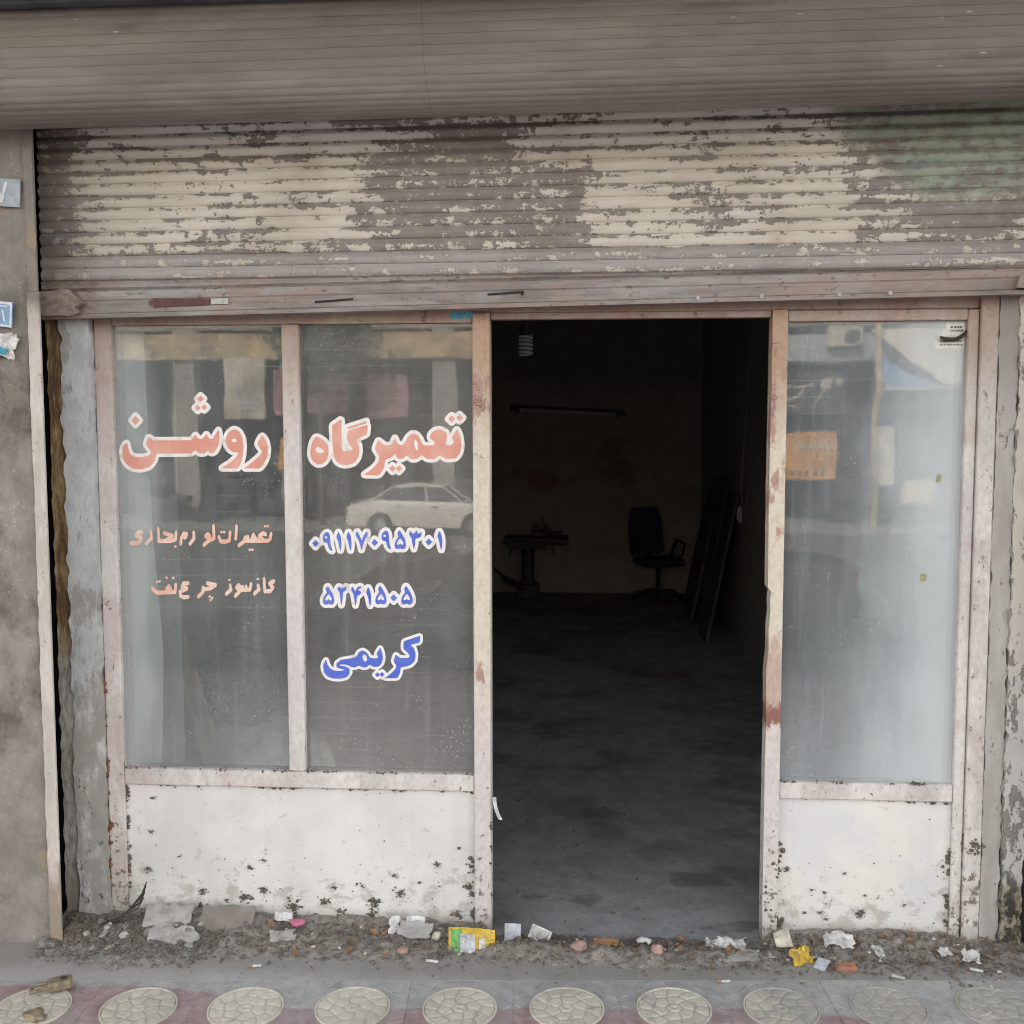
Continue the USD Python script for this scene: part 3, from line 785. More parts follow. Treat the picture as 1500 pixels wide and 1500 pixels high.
obj('ceiling', bx(-2.698, 1.258, 0.03, 7.348, 2.90, 2.978), 'ceiling_paint', B)
obj('lintel', bx(-1.715, 1.40, 0.08, 0.30, 2.06, 2.895), 'ceiling_paint', B)

plain('beam_steel', (0.06, 0.065, 0.08), 0.7, 0.3, 12)
obj('canopy_beam', cbx(-7.0, 7.0, -0.505, -0.468, 2.763, 2.8345, 0.003), 'beam_steel', B)

# ================================================================== roller shutter
S = thing('roller_shutter', 'half raised roller shutter with peeling cream paint above the shop front', 'shutter')
NS = 14
def slat_z(k, x):                                # lower edge of slat k at x (the curtain hangs slightly askew)
    zl, zr = 2.139 + 0.0374 * (k - 1), 2.150 + 0.0386 * (k - 1)
    f = (x + 1.59) / 2.53
    return zl + (zr - zl) * f
XS = np.linspace(-1.712, 1.395, 60)
for k in range(NS):
    prs = []
    for x in XS:
        z0, z1 = slat_z(k, x), slat_z(k + 1, x)
        h = z1 - z0
        wob = 0.0022 * (meshkit.noise(np.array([x * 2.2, k * .9, 1.0])) - .5) + 0.0010 * (meshkit.noise(np.array([x * 11, k * 3.1, 4.0])) - .5)
        fr = []
        for t in np.linspace(0, 1, 9):
            # a rounded belly with the sharper roll-formed hook at its lower edge
            d = 0.0115 * (0.5 - 0.5 * math.cos(2 * math.pi * t)) ** 0.8 + 0.003 * math.exp(-((t - .16) / .10) ** 2)
            fr.append((-0.030 - d + wob, z0 + 0.0002 + t * (h - 0.0004)))
        prs.append(fr + [(-0.024 + wob, z1 - 0.0002), (-0.024 + wob, z0 + 0.0002)])
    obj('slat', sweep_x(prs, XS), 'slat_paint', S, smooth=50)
# flat sheet strip between the last slat and the bottom rail
def zl_(a, b, x): return a + (b - a) * (x + 1.72) / 3.04
prs = []
for x in XS:
    a, b = zl_(2.068, 2.106, x), slat_z(0, x) - 0.001
    prs.append([(-0.036, a), (-0.043, a + .006), (-0.040, (a + b) / 2), (-0.044, b - .005), (-0.036, b), (-0.026, b), (-0.026, a)])
obj('hem_slat', sweep_x(prs, XS), 'rail_paint', S, smooth=40)
# bottom rail: an angle section with lips
prs = []
XR = np.linspace(-1.722, 1.42, 70)
for x in XR:
    a, b = zl_(1.975, 2.024, x), zl_(2.064, 2.104, x)
    w = 0.003 * (meshkit.noise(np.array([x * 3.0, 2.2, 1])) - .5)
    h = b - a
    prs.append([(-0.075 + w, a), (-0.078 + w, a + .012), (-0.066 + w, a + .017), (-0.064 + w, a + h * .60), (-0.069 + w, a + h * .66), (-0.069 + w, b - .006), (-0.060 + w, b), (-0.024, b), (-0.020, a + .002)])
rail = obj('bottom_rail', sweep_x(prs, XR), 'rail_paint', S, smooth=30)
plain('red_oxide', (0.10, 0.045, 0.04), 0.7, 0.35, 40)
plain('grey_label', (0.42, 0.42, 0.40), 0.6, 0.15, 60)
zc = zl_(2.022, 2.066, -1.27)
sp = Polygon([(-1.345, zc - .012), (-1.33, zc - .018), (-1.155, zc - .012), (-1.155, zc + .008), (-1.335, zc + .010), (-1.35, zc)])
obj('lock_slot', slab_xz(sp, -0.0695, -0.0655), 'red_oxide', rail, label='dark red slot plate in the bottom rail')
obj('label_plate', slab_xz(sbox(-1.150, zc - .010, -1.095, zc + .008), -0.0695, -0.0655), 'grey_label', rail)
# welded stop block at the left end with a torn corner
wb = slab_xz(Polygon([(-1.722, 1.985), (-1.60, 1.984), (-1.565, 1.992), (-1.575, 2.010), (-1.555, 2.022), (-1.57, 2.05), (-1.60, 2.066), (-1.66, 2.060), (-1.722, 2.062)]), -0.094, -0.071)
wb = wb.subdivide().subdivide(); wb.vertices += (meshkit.noise(wb.vertices * 60)[:, None] - .5) * np.array([.008, .006, .008])
obj('stop_block', wb, 'rail_paint', rail)
wb = slab_xz(Polygon([(1.29, 2.040), (1.42, 2.040), (1.42, 2.095), (1.36, 2.100), (1.345, 2.085), (1.30, 2.075)]), -0.094, -0.071)
wb = wb.subdivide().subdivide(); wb.vertices += (meshkit.noise(wb.vertices * 60)[:, None] - .5) * np.array([.008, .006, .008])
obj('stop_block', wb, 'rail_paint', rail)
lines = [((-0.82, 2.022), (-0.70, 2.030)), ((-0.28, 2.040), (-0.17, 2.047)), ((-0.17, 2.047), (-0.175, 2.036))]
obj('weld_seam', cat_([bar((a[0], -0.066, a[1]), (b[0], -0.066, b[1]), 0.006, 0.006) for a, b in lines]), 'blackened_steel', rail)
obj('rivet', cat_([cyl((x, -0.080, zl_(1.988, 2.036, x)), 0.006, 0.006, 10, 'y') for x in (0.36, 0.55, 0.78, 0.93)]), 'grey_label', rail)
# guide channels in the slots beside the jambs
obj('guide_channel', cat_([bx(-1.774, -1.768, -0.131, 0.060, -0.06, 2.62), bx(-1.767, -1.712, 0.052, 0.060, -0.06, 2.62), bx(-1.714, -1.7095, 0.02, 0.0515, -0.06, 1.97)]), 'blackened_steel', S)
obj('guide_channel', cat_([bx(1.404, 1.468, -0.010, 0.0, -0.05, 2.6), bx(1.462, 1.469, -0.130, -0.012, -0.05, 2.6)]), 'blackened_steel', S)
# the rolled up part: a coil of slats hanging in front of the curtain
RC, RY = 0.200, -0.252
def coil_z(x): return 2.721 + 0.0067 * (x + 1.7)
NC = 48
for k in range(NC):
    a0, a1 = 2 * math.pi * k / NC, 2 * math.pi * (k + 1) / NC
    if not (math.radians(125) < (a0 + a1) / 2 < math.radians(312)): continue
    xa, xb = -1.715 + rnd.uniform(-.035, .03), 1.262 + rnd.uniform(-.03, .02)
    xs = np.linspace(xa, xb, 26)
    prs = []
    for x in xs:
        w = 0.004 * (meshkit.noise(np.array([x * 1.7, k * .37, 9.0])) - .5)
        out = []
        for t in np.linspace(0.012, 0.988, 6):
            a = a0 + (a1 - a0) * t
            r = RC + w + 0.0016 * math.sin(math.pi * t) ** 0.8
            out.append((RY + r * math.cos(a), coil_z(x) + r * math.sin(a)))
        inn = [(RY + (RC - .006) * math.cos(a), coil_z(x) + (RC - .006) * math.sin(a)) for a in (a1, a0)]
        prs.append(out + inn)
    obj('rolled_slat', sweep_x(prs, xs), 'roll_paint', S, smooth=45)
obj('coil_core', cat_([cyl((-0.23, RY, 2.731), RC - 0.012, 2.92, 40, 'x')]), 'blackened_steel', S)
obj('coil_bracket', bx(-1.84, -1.80, -0.45, -0.17, 2.50, 2.834), 'blackened_steel', S)
obj('coil_bracket', bx(1.36, 1.42, -0.44, -0.05, 2.55, 2.834), 'blackened_steel', S)

# ================================================================== glazed shop front
F = thing('storefront', 'dirty off white steel glazing with an open doorway, two lettered panes and one plain pane', 'storefront')
FD = 0.05
def frame(name, x0, x1, z0, z1, mat='frame_paint', y0=0.0, y1=FD, label=None, c=0.003):
    return obj(name, cbx(x0, x1, y0, y1, z0, z1, c), mat, F, label=label, smooth=30)
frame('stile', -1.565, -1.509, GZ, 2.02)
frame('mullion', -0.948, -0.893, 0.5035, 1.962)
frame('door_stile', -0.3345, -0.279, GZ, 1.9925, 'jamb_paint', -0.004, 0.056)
# the right hand door stile has a broken, chipped inner edge
pts = [(0.5985, GZ), (0.5985, 0.55), (0.600, 0.70), (0.5975, 0.86), (0.604, 0.93), (0.603, 1.00), (0.6075, 1.05), (0.6055, 1.09), (0.6095, 1.115), (0.5985, 1.128), (0.5965, 1.4), (0.599, 1.9925), (0.6455, 1.9925), (0.6455, GZ)]
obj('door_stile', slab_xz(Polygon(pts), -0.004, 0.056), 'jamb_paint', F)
frame('stile', 1.1895, 1.2225, GZ, 1.99)
frame('stile', 1.2245, 1.2770, GZ, 2.03, y0=-0.012)
frame('mid_rail', -1.508, -0.335, 0.4465, 0.5025, y0=0.002)
frame('mid_rail', 0.6465, 1.1885, 0.4445, 0.5005, y0=0.002)
frame('top_rail', -1.508, -0.335, 1.963, 2.03, y0=0.004)
frame('top_rail', 0.6465, 1.1885, 1.958, 1.992, y0=0.001)
frame('header', -0.334, 1.2235, 1.9935, 2.06, y0=0.006)
obj('header_lip', cbx(-0.278, 0.5975, 0.008, 0.045, 1.9725, 1.993, 0.002), 'frame_paint', F)
def kick(x0, x1, z0, z1, seed):
    nx, nz = 50, 28
    X_, Z_ = np.meshgrid(np.linspace(x0, x1, nx), np.linspace(z0, z1, nz), indexing='ij')
    p = np.stack([X_.ravel(), np.zeros(X_.size), Z_.ravel()], 1)
    e = np.minimum(1, np.minimum(np.minimum(X_ - x0, x1 - X_), np.minimum(Z_ - z0, z1 - Z_)).ravel() / 0.05)
    yy = 0.014 + 0.006 * e * (meshkit.fbm(p * 3.3 + seed, 3) - .55) * 2
    n = nx * nz
    V = np.vstack([np.stack([X_.ravel(), yy, Z_.ravel()], 1), np.stack([X_.ravel(), np.full(n, .03), Z_.ravel()], 1)])
    Fc = []
    for i in range(nx - 1):
        for j in range(nz - 1):
            a, b, c, d = i * nz + j, (i + 1) * nz + j, (i + 1) * nz + j + 1, i * nz + j + 1
            Fc += [(a, b, c), (a, c, d), (n + a, n + c, n + b), (n + a, n + d, n + c)]
    return trimesh.Trimesh(V, Fc, process=False)
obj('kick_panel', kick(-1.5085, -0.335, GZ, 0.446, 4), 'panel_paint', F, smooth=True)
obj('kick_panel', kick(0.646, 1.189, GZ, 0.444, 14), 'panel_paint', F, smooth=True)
obj('back_panel', cat_([bx(-1.508, -0.335, 0.036, 0.05, GZ, 0.446), bx(0.647, 1.188, 0.036, 0.05, GZ, 0.444)]), 'canopy_concrete', F)
GY = 0.022
def pane(x0, x1, z0, z1, mat):
    return obj('glass_pane', sheet_xz(x0, x1, z0, z1), mat, F)
def sheet_xz(x0, x1, z0, z1):
    V = np.array([(x0, GY, z0), (x1, GY, z0), (x1, GY, z1), (x0, GY, z1)])
    return trimesh.Trimesh(V, [(0, 1, 2), (0, 2, 3)], process=False)
P1 = pane(-1.5085, -0.9485, 0.503, 1.9625, 'pane_glass_left')
P2 = pane(-0.8925, -0.335, 0.503, 1.9625, 'pane_glass')
P3 = pane(0.646, 1.189, 0.501, 1.9575, 'pane_glass_bluish')
bead = []
for x0, x1, z0, z1 in ((-1.508, -.949, .5035, 1.962), (-.892, -.3355, .5035, 1.962), (.6465, 1.1885, .5015, 1.957)):
    for q in ((x0, x0 + .007, z0, z1), (x1 - .007, x1, z0, z1), (x0 + .007, x1 - .007, z0, z0 + .006), (x0 + .007, x1 - .007, z1 - .006, z1)):
        bead.append(bx(q[0], q[1], 0.0235, 0.036, q[2], q[3]))
obj('glazing_bead', cat_(bead), 'canopy_concrete', F)

# ---- lettering on the panes: outlines read off at the glass and laid on it as thin vinyl
AFF = {'roshan': ((-1.52804, 0.000408766, -9.9223e-06), (1.78078, -6.38974e-07, -0.000398705)),
       'small': ((-1.49529, 0.000366674, -8.88569e-06), (1.35673, 2.30078e-06, -0.000361025)),
       'tamirgah': ((-0.917948, 0.000399682, -4.29064e-06), (1.7342, -2.83255e-07, -0.000394857)),
       'phone': ((-0.902272, 0.000328894, -3.80459e-06), (1.33662, 2.12979e-06, -0.000327453)),
       'karimi': ((-0.885645, 0.000286417, -3.40946e-06), (0.977234, 3.76246e-06, -0.000287313))}
def on_glass(shape, key):
    a, b = AFF[key]
    return affinity.affine_transform(shape, [a[1], a[2], b[1], b[2], a[0], b[0]])
def pg(pts, r=7):
    p = Polygon(pts).buffer(0)
    return p.buffer(r).buffer(-2 * r).buffer(r) if r else p
def soft(p, r=8): return p.buffer(-r).buffer(2 * r, join_style='round').buffer(-r)
def curve(pts, rounds=2):                        # Chaikin: smooths the traced outline
    p = np.array(pts, float)
    for _ in range(rounds):
        q = np.roll(p, -1, 0)
        d = np.linalg.norm(q - p, axis=1, keepdims=True)
        w = np.minimum(0.25, 9.0 / np.maximum(d, 1e-6))
        p = np.stack([p + (q - p) * w, q - (q - p) * w], 1).reshape(-1, 2)
    return Polygon(p).buffer(0)
def dia(x, y, a, b=None): b = b or a; return Polygon([(x, y - b), (x + a, y), (x, y + b), (x - a, y)])
def ell(x, y, a, b, rot=0): return affinity.rotate(affinity.scale(Point(x, y).buffer(1, 20), a, b), rot)

roshan = [curve([(1243, 428), (1275, 465), (1293, 530), (1288, 600), (1265, 655), (1230, 700), (1100, 700), (1165, 650), (1225, 600), (1250, 562), (1205, 503), (1220, 470)]),
          curve([(1022, 376), (1062, 400), (1088, 450), (1096, 520), (1092, 590), (1078, 650), (1050, 700), (912, 700), (985, 655), (1040, 605), (1060, 572), (1005, 566), (968, 535), (950, 490), (954, 445), (980, 400)]).difference(ell(1021, 472, 22, 15)),
          curve([(893, 380), (903, 440), (893, 510), (868, 560), (838, 580), (805, 555), (775, 580), (735, 578), (705, 550), (670, 578), (385, 580), (370, 640), (330, 690), (260, 710), (190, 705), (140, 670), (110, 620), (105, 555), (120, 510), (145, 488), (155, 545), (172, 590), (215, 608), (290, 608), (335, 590), (345, 565), (320, 530), (298, 505), (322, 440), (360, 472), (670, 470), (690, 450), (705, 422), (722, 455), (765, 462), (795, 415), (812, 455), (845, 462), (870, 420)]),
          dia(215, 308, 33, 38), dia(747, 134, 27), dia(724, 208, 24), dia(777, 203, 24)]
tamirgah = [curve([(180, 328), (215, 338), (255, 365), (285, 408), (287, 470), (272, 520), (240, 552), (195, 560), (155, 530), (135, 480), (140, 420), (155, 368)]).difference(curve([(174, 425), (200, 410), (245, 440), (248, 460), (215, 466), (185, 455)])),
            curve([(392, 186), (394, 400), (400, 448), (490, 443), (450, 385), (435, 335), (447, 282), (607, 234), (600, 312), (512, 350), (535, 400), (540, 450), (525, 510), (490, 548), (440, 562), (390, 560), (350, 535), (327, 480), (320, 400), (316, 238)], 1),
            Polygon([(440, 254), (596, 204), (596, 222), (444, 272)]),
            curve([(1330, 266), (1355, 320), (1366, 400), (1355, 465), (1320, 508), (1240, 512), (1190, 478), (1155, 512), (1090, 512), (1045, 478), (1005, 512), (960, 515), (925, 480), (890, 512), (850, 510), (832, 465), (805, 498), (748, 515), (742, 575), (715, 625), (695, 645), (570, 643), (640, 595), (690, 545), (703, 490), (662, 432), (692, 356), (745, 402), (795, 400), (815, 375), (828, 333), (842, 375), (870, 402), (905, 390), (930, 335), (965, 303), (1005, 310), (1035, 350), (1055, 402), (1145, 400), (1155, 375), (1112, 345), (1115, 310), (1150, 278), (1195, 270), (1240, 290), (1252, 335), (1235, 400), (1285, 402), (1310, 370), (1285, 345)]).difference(ell(1000, 397, 15, 44, -12)),
            dia(1287, 187, 28), dia(1350, 178, 28), dia(808, 590, 26), dia(860, 590, 26)]
DIG = {'0': (153, dia(153, 245, 34, 37)),
       '9': (275, curve([(262, 130), (285, 135), (298, 165), (300, 220), (305, 260), (325, 325), (290, 305), (275, 260), (270, 235), (240, 235), (225, 210), (230, 160)]).difference(ell(258, 184, 14, 12))),
       '1': (388, curve([(382, 124), (405, 170), (412, 230), (410, 290), (403, 324), (390, 280), (382, 230), (361, 180)], 1)),
       '7': (615, curve([(570, 120), (600, 180), (615, 218), (640, 160), (667, 124), (678, 155), (650, 205), (630, 260), (612, 320), (600, 260), (580, 205), (552, 165)], 1)),
       '5': (1000, curve([(990, 110), (1012, 140), (1050, 210), (1058, 270), (1042, 300), (1012, 302), (1000, 288), (980, 304), (950, 296), (941, 260), (955, 215), (985, 175), (968, 150)]).difference(curve([(1000, 190), (1030, 235), (1032, 258), (1010, 258), (1000, 240), (985, 260), (965, 258), (968, 235)]))),
       '3': (1145, curve([(1095, 118), (1110, 145), (1130, 155), (1148, 140), (1155, 118), (1168, 150), (1190, 150), (1210, 128), (1207, 175), (1180, 197), (1145, 202), (1145, 250), (1132, 314), (1120, 260), (1110, 200), (1082, 160)], 1)),
       '2': (412, affinity.translate(curve([(385, 666), (400, 690), (430, 690), (462, 666), (457, 710), (425, 727), (422, 790), (408, 868), (398, 800), (390, 730), (363, 700)], 1), 0, -552)),
       '4': (558, affinity.translate(curve([(522, 668), (535, 700), (548, 725), (560, 690), (590, 666), (614, 675), (602, 690), (575, 700), (590, 718), (612, 725), (592, 757), (565, 767), (562, 810), (550, 870), (538, 800), (528, 740), (503, 702)], 1), 0, -552))}
def number(seq, dy):
    return [affinity.translate(DIG[d][1], x - DIG[d][0], dy + e) for d, x, e in seq]
phone = number([('0', 153, 0), ('9', 275, 0), ('1', 388, 0), ('1', 489, 0), ('7', 615, -2), ('0', 745, -8), ('9', 862, -14), ('5', 1000, 0), ('3', 1148, -4), ('0', 1282, -14), ('1', 1392, -6)], 0)
phone2 = number([('5', 282, 2), ('2', 414, 0), ('4', 560, 0), ('1', 685, -2), ('5', 808, -2), ('0', 935, -12), ('5', 1067, -2)], 556)
karimi = [curve([(1308, 88), (1302, 165), (1195, 195), (1240, 240), (1255, 300), (1245, 380), (1200, 425), (1140, 445), (1085, 450), (1075, 520), (1045, 577), (898, 579), (970, 525), (1025, 470), (1035, 430), (998, 385), (1025, 303), (1075, 345), (1170, 345), (1190, 325), (1165, 285), (1113, 240), (1116, 153)]),
          curve([(848, 223), (868, 280), (877, 350), (862, 410), (825, 445), (770, 450), (725, 420), (690, 452), (640, 455), (600, 430), (560, 455), (510, 450), (470, 425), (400, 416), (368, 425), (385, 437), (450, 444), (492, 470), (494, 520), (455, 570), (380, 587), (300, 584), (235, 562), (195, 510), (183, 440), (198, 390), (220, 360), (235, 420), (262, 465), (320, 495), (400, 493), (440, 480), (360, 464), (335, 440), (345, 400), (400, 365), (500, 350), (570, 335), (600, 275), (645, 255), (690, 280), (730, 345), (800, 350), (830, 335), (800, 300)]).difference(ell(668, 345, 25, 42, -15)),
          dia(815, 538, 29), dia(868, 535, 29)]
def pen(w, *lines):
    return unary_union([LineString(l).buffer(w / 2, cap_style='round') for l in lines])
def nib(w, *lines):                              # a reed pen: broad on the flat, thin on the upright
    out = []
    for l in lines:
        q = affinity.scale(LineString([(x * 1.3, y * 0.85) for x, y in l]).buffer(w / 2), 1 / 1.3, 1 / 0.85, origin=(0, 0))
        out.append(q)
    return unary_union(out)
W_ = 33
line1 = nib(W_, [(1356, 200), (1350, 245), (1325, 264), (1120, 262)], [(1240, 262), (1252, 214), (1285, 194), (1306, 205)], [(1256, 222), (1290, 262)], [(1178, 258), (1196, 208), (1226, 258)], [(1150, 260), (1146, 226)], [(1122, 232), (1112, 268), (1065, 304)],
            [(1043, 132), (1036, 242)], [(984, 185), (978, 258), (940, 272), (900, 268), (882, 228)],
            [(832, 130), (838, 240), (800, 258)], [(780, 200), (762, 222), (786, 240), (800, 220), (782, 202)], [(798, 235), (790, 262), (746, 300)],
            [(652, 190), (655, 240), (618, 290)], [(585, 200), (560, 198), (548, 222), (575, 232), (588, 204)], [(556, 205), (538, 240), (534, 288)],
            [(490, 188), (486, 250), (440, 264), (330, 264)], [(382, 192), (456, 216), (400, 256)], [(325, 150), (336, 262)],
            [(260, 185), (264, 240), (216, 286)], [(172, 185), (142, 182), (122, 212), (170, 236), (160, 272), (120, 290), (76, 284)])
line1 = line1.union(unary_union([dia(x, y, 15) for x, y in ((1300, 130), (1324, 130), (1163, 345), (1187, 345), (905, 184), (930, 184), (484, 314))]))
line2 = nib(W_, [(1384, 632), (1345, 652), (1376, 690), (1352, 724), (1302, 724), (1295, 612)], [(1240, 672), (1250, 706), (1208, 746)],
            [(1176, 660), (1166, 708), (1060, 716)], [(1134, 712), (1130, 682)], [(1100, 714), (1098, 684)], [(1062, 668), (1044, 690), (1066, 708), (1080, 688), (1062, 668)], [(1078, 702), (1070, 732), (1034, 766)],
            [(986, 672), (994, 710), (952, 748)], [(778, 652), (852, 668), (800, 700), (735, 710)], [(738, 692), (738, 732), (695, 774)],
            [(600, 652), (556, 654), (544, 686), (590, 700), (526, 730), (530, 766), (560, 782), (600, 778)],
            [(486, 666), (480, 732), (310, 740), (270, 700)], [(440, 705), (424, 680), (406, 700), (424, 716)])
line2 = line2.union(unary_union([dia(x, y, 14) for x, y in ((978, 622), (1238, 612), (798, 774), (820, 786), (806, 806), (464, 604), (402, 602), (316, 640), (338, 634))]))
look('vinyl_white', lambda g: g.surf(g.mix(g.ss(g.noise(30, 5, .7), .5, .75), (0.80, 0.775, 0.745), (0.55, 0.52, 0.47)), 0.55))
look('vinyl_red', lambda g: g.surf(g.mix(g.ss(g.noise(9, 5, .7), .35, .65), (0.66, 0.285, 0.215), (0.71, 0.38, 0.30)), 0.5))
look('vinyl_blue', lambda g: g.surf(g.mix(g.ss(g.noise(12, 4, .7), .35, .65), (0.07, 0.13, 0.56), (0.12, 0.18, 0.60)), 0.5))
look('vinyl_peach', lambda g: g.surf(g.mix(g.ss(g.noise(14, 5, .7), .35, .6), (0.72, 0.40, 0.29), (0.78, 0.58, 0.48)), 0.6))
def lettering(pane_, shapes, key, mat, border=None, what=''):
    fill = on_glass(unary_union(shapes), key)
    if border:
        ring = fill.buffer(border, 6)
        ring = unary_union([Polygon(p.exterior, [h for h in p.interiors if Polygon(h).area > 6e-5]) for p in getattr(ring, 'geoms', [ring])])
        obj('letter_border', slab_xz(ring.simplify(0.0003), GY - 0.0012, GY - 0.0006), 'vinyl_white', pane_)
    obj('lettering', slab_xz(fill.simplify(0.00015), GY - 0.0018, GY - 0.0013), mat, pane_, label=what)
lettering(P1, roshan, 'roshan', 'vinyl_red', 0.0112, 'large faded red word bordered in white')
lettering(P1, [line1], 'small', 'vinyl_peach', None, 'upper line of small peach writing')
lettering(P1, [line2], 'small', 'vinyl_peach', None, 'lower line of small peach writing')
lettering(P2, tamirgah, 'tamirgah', 'vinyl_red', 0.0112, 'large faded red word bordered in white')
lettering(P2, phone, 'phone', 'vinyl_blue', 0.0112, 'long blue telephone number bordered in white')
lettering(P2, phone2, 'phone', 'vinyl_blue', 0.0112, 'short blue number bordered in white')
lettering(P2, karimi, 'karimi', 'vinyl_blue', 0.0092, 'blue handwritten style name bordered in white')

# ---- mud spatter stuck to the panels and rails
SPOTS = [(-1.44, .153, 7), (-1.091, .167, 6), (-1.044, .194, 5), (-1.046, .088, 9), (-1.111, .065, 11), (-1.254, .078, 8), (-1.26, .03, 8), (-1.172, .052, 5), (-.947, .039, 13), (-1.103, .002, 8), (-1.419, .399, 4), (-1.424, .283, 5), (-.842, .057, 9), (-.79, .025, 9), (-.805, .107, 5), (-.67, .062, 11), (-.679, .017, 10), (-.585, .092, 9), (-.605, .152, 4), (-.461, .193, 7), (-.388, .253, 4), (-.392, .025, 9), (-.357, .119, 9), (-.345, .19, 6), (.91, .064, 9), (.796, .133, 4), (.759, .142, 4), (.926, .128, 3), (.805, .045, 4), (.735, .066, 4), (.785, .067, 4), (.675, .21, 7), (1.167, .23, 4), (-.73, .12, 3), (-.52, .13, 4), (-1.33, .20, 3), (.86, .20, 3), (1.05, .10, 3)]
def clod(x, z, r, y, k):
    n = 7
    a = np.arange(n) * 2 * np.pi / n + k
    rr = r * (0.65 + 0.7 * nrs.rand(n))
    V = [(x, y - r * 0.35 - .0006, z)] + [(x + q * math.cos(t), y + .0010, z + q * math.sin(t)) for q, t in zip(rr, a)]
    Fc = [(0, i + 1, (i + 1) % n + 1) for i in range(n)]
    return trimesh.Trimesh(V, Fc, process=False)
cl = []
for x, z, r in SPOTS:
    R = r * 0.0016
    cl.append(clod(x, z, R * .42, .0095, 0))
    for _ in range(int(10 + r * 4)):
        a, d = nrs.rand() * 2 * np.pi, abs(nrs.normal(0, R * 0.75))
        cl.append(clod(x + d * math.cos(a), z + d * math.sin(a) * .8, R * (0.07 + .2 * nrs.rand() ** 2) + .0006, .0095, nrs.rand() * 6))
for _ in range(480):                             # fine flecks, denser low down
    x = nrs.uniform(-1.5, -.34) if nrs.rand() < .7 else nrs.uniform(.65, 1.185)
    cl.append(clod(x, min(.43, GZ + .03 + abs(nrs.normal(0, .19))), .0007 + .0024 * nrs.rand() ** 4, .0095, nrs.rand() * 6))
def seam(x0, z0, x1, z1, n, sd, r0, y):
    ph = nrs.rand() * 50
    for _ in range(n * 5):
        t = nrs.rand()
        q = meshkit.fbm(np.array([t * math.hypot(x1 - x0, z1 - z0) * 26 + ph, ph, 0.5]), 3)
        if q < .5 + .12 * nrs.rand(): continue
        cl.append(clod(x0 + (x1 - x0) * t + nrs.normal(0, sd if x0 == x1 else 0), z0 + (z1 - z0) * t + nrs.normal(0, sd if z0 == z1 else 0), r0 * (0.25 + nrs.rand() ** 3 * 1.9), y, nrs.rand() * 6))
seam(-1.505, -.02, -1.505, .44, 110, .004, .0028, .010)
seam(-.340, -.02, -.340, .24, 90, .008, .0042, .010)
seam(.650, -.02, .650, .33, 120, .007, .0042, .010)
seam(1.186, -.02, 1.186, .30, 110, .004, .0036, .010)
seam(1.2235, -.02, 1.2235, .40, 80, .003, .003, -.003)
seam(-1.508, .443, -.335, .443, 190, .003, .0022, .008)
seam(.647, .441, 1.188, .441, 90, .003, .0022, .008)
seam(-1.508, .5045, -.335, .5045, 120, .0025, .0020, .0)
seam(.647, .5025, 1.188, .5025, 70, .0025, .0022, .0)
seam(-.279, .0, -.279, .35, 40, .002, .003, -.005)
for _ in range(60):
    a_, d_ = nrs.rand() * 6.28, abs(nrs.normal(0, .014))
    cl.append(clod(1.256 + d_ * math.cos(a_) * .8, .31 + d_ * math.sin(a_), .0012 + .006 * nrs.rand() ** 2, -.0125, nrs.rand() * 6))
for x in (.612, .625, .635):
    seam(x, .0, x, .25, 9, .004, .003, -.005)
obj('mud_spatter', cat_(cl), 'mud', F, kind='stuff')
cl = []
seam(-1.566, .02, -1.566, .90, 90, .004, .0042, -.002)
seam(-1.562, .15, -1.562, .32, 40, .004, .0050, -.002)
plain('rust_scab', (0.20, 0.085, 0.055), 0.95, 0.4, 50)
obj('rust_scab', cat_(cl), 'rust_scab', F, kind='stuff')

# things fixed to the front
plain('tape_blue', (0.06, 0.30, 0.42), 0.45, 0.25, 40)
m = rough_sheet(0.084, 0.020, 14, 5, .004, 3, 2, .003)
obj('tape_scrap', placed(m, (-0.362, 0.002, 1.985), rx=90), 'tape_blue', label='scrap of light blue tape on the head of the glazing left of the doorway', cat='tape')
plain('sticker_paper', (0.62, 0.61, 0.56), 0.7, 0.1, 40)
plain('sticker_ink', (0.10, 0.10, 0.09), 0.8, 0.1, 40)
stk = thing('sticker', 'white printed paper sticker in the upper right corner of the right pane', 'sticker')
sx0, sx1, sz0, sz1 = 1.098, 1.186, 1.872, 1.952
pts = [(sx0, sz0), (sx1, sz0), (sx1, sz1), (sx0 + .035, sz1), (sx0 + .03, sz1 - .02), (sx0 + .012, sz1 - .030), (sx0, sz0 + .035)]
obj('paper', slab_xz(Polygon(pts).buffer(0), GY - .0012, GY - .0004), 'sticker_paper', stk)
rows = []
for r, (zz, h) in enumerate(((1.938, .006), (1.927, .006), (1.906, .005), (1.895, .005), (1.884, .004))):
    x = sx0 + (.045 if r < 2 else .014)
    while x < sx1 - .008:
        w = rnd.uniform(.003, .008)
        rows.append(slab_xz(Polygon([(x, zz - h / 2), (x + w, zz - h / 2), (x + w + .002, zz + h / 2), (x + .002, zz + h / 2)]), GY - .0018, GY - .0014))
        x += w + rnd.uniform(.002, .004)
obj('print', cat_(rows), 'sticker_ink', stk)
cw = []
for k in range(26):
    t = np.linspace(0, 1, 9)
    off = nrs.normal(0, .003, 3)
    px = 1.112 + .083 * t + off[0]; pz = 1.905 - .012 * np.sin(np.pi * t) + .022 * t ** 2 + off[2] + nrs.normal(0, .0015, 9)
    cw.append(tube(np.stack([px, np.full(9, .010) + off[1] * .5, pz], 1), .0006, 4))
plain('fibre', (0.06, 0.05, 0.04), 0.95, 0.3, 60)
obj('cobweb_strand', cat_(cw), 'fibre', label='dark dusty cobweb strand hanging across the printed sticker', cat='cobweb')
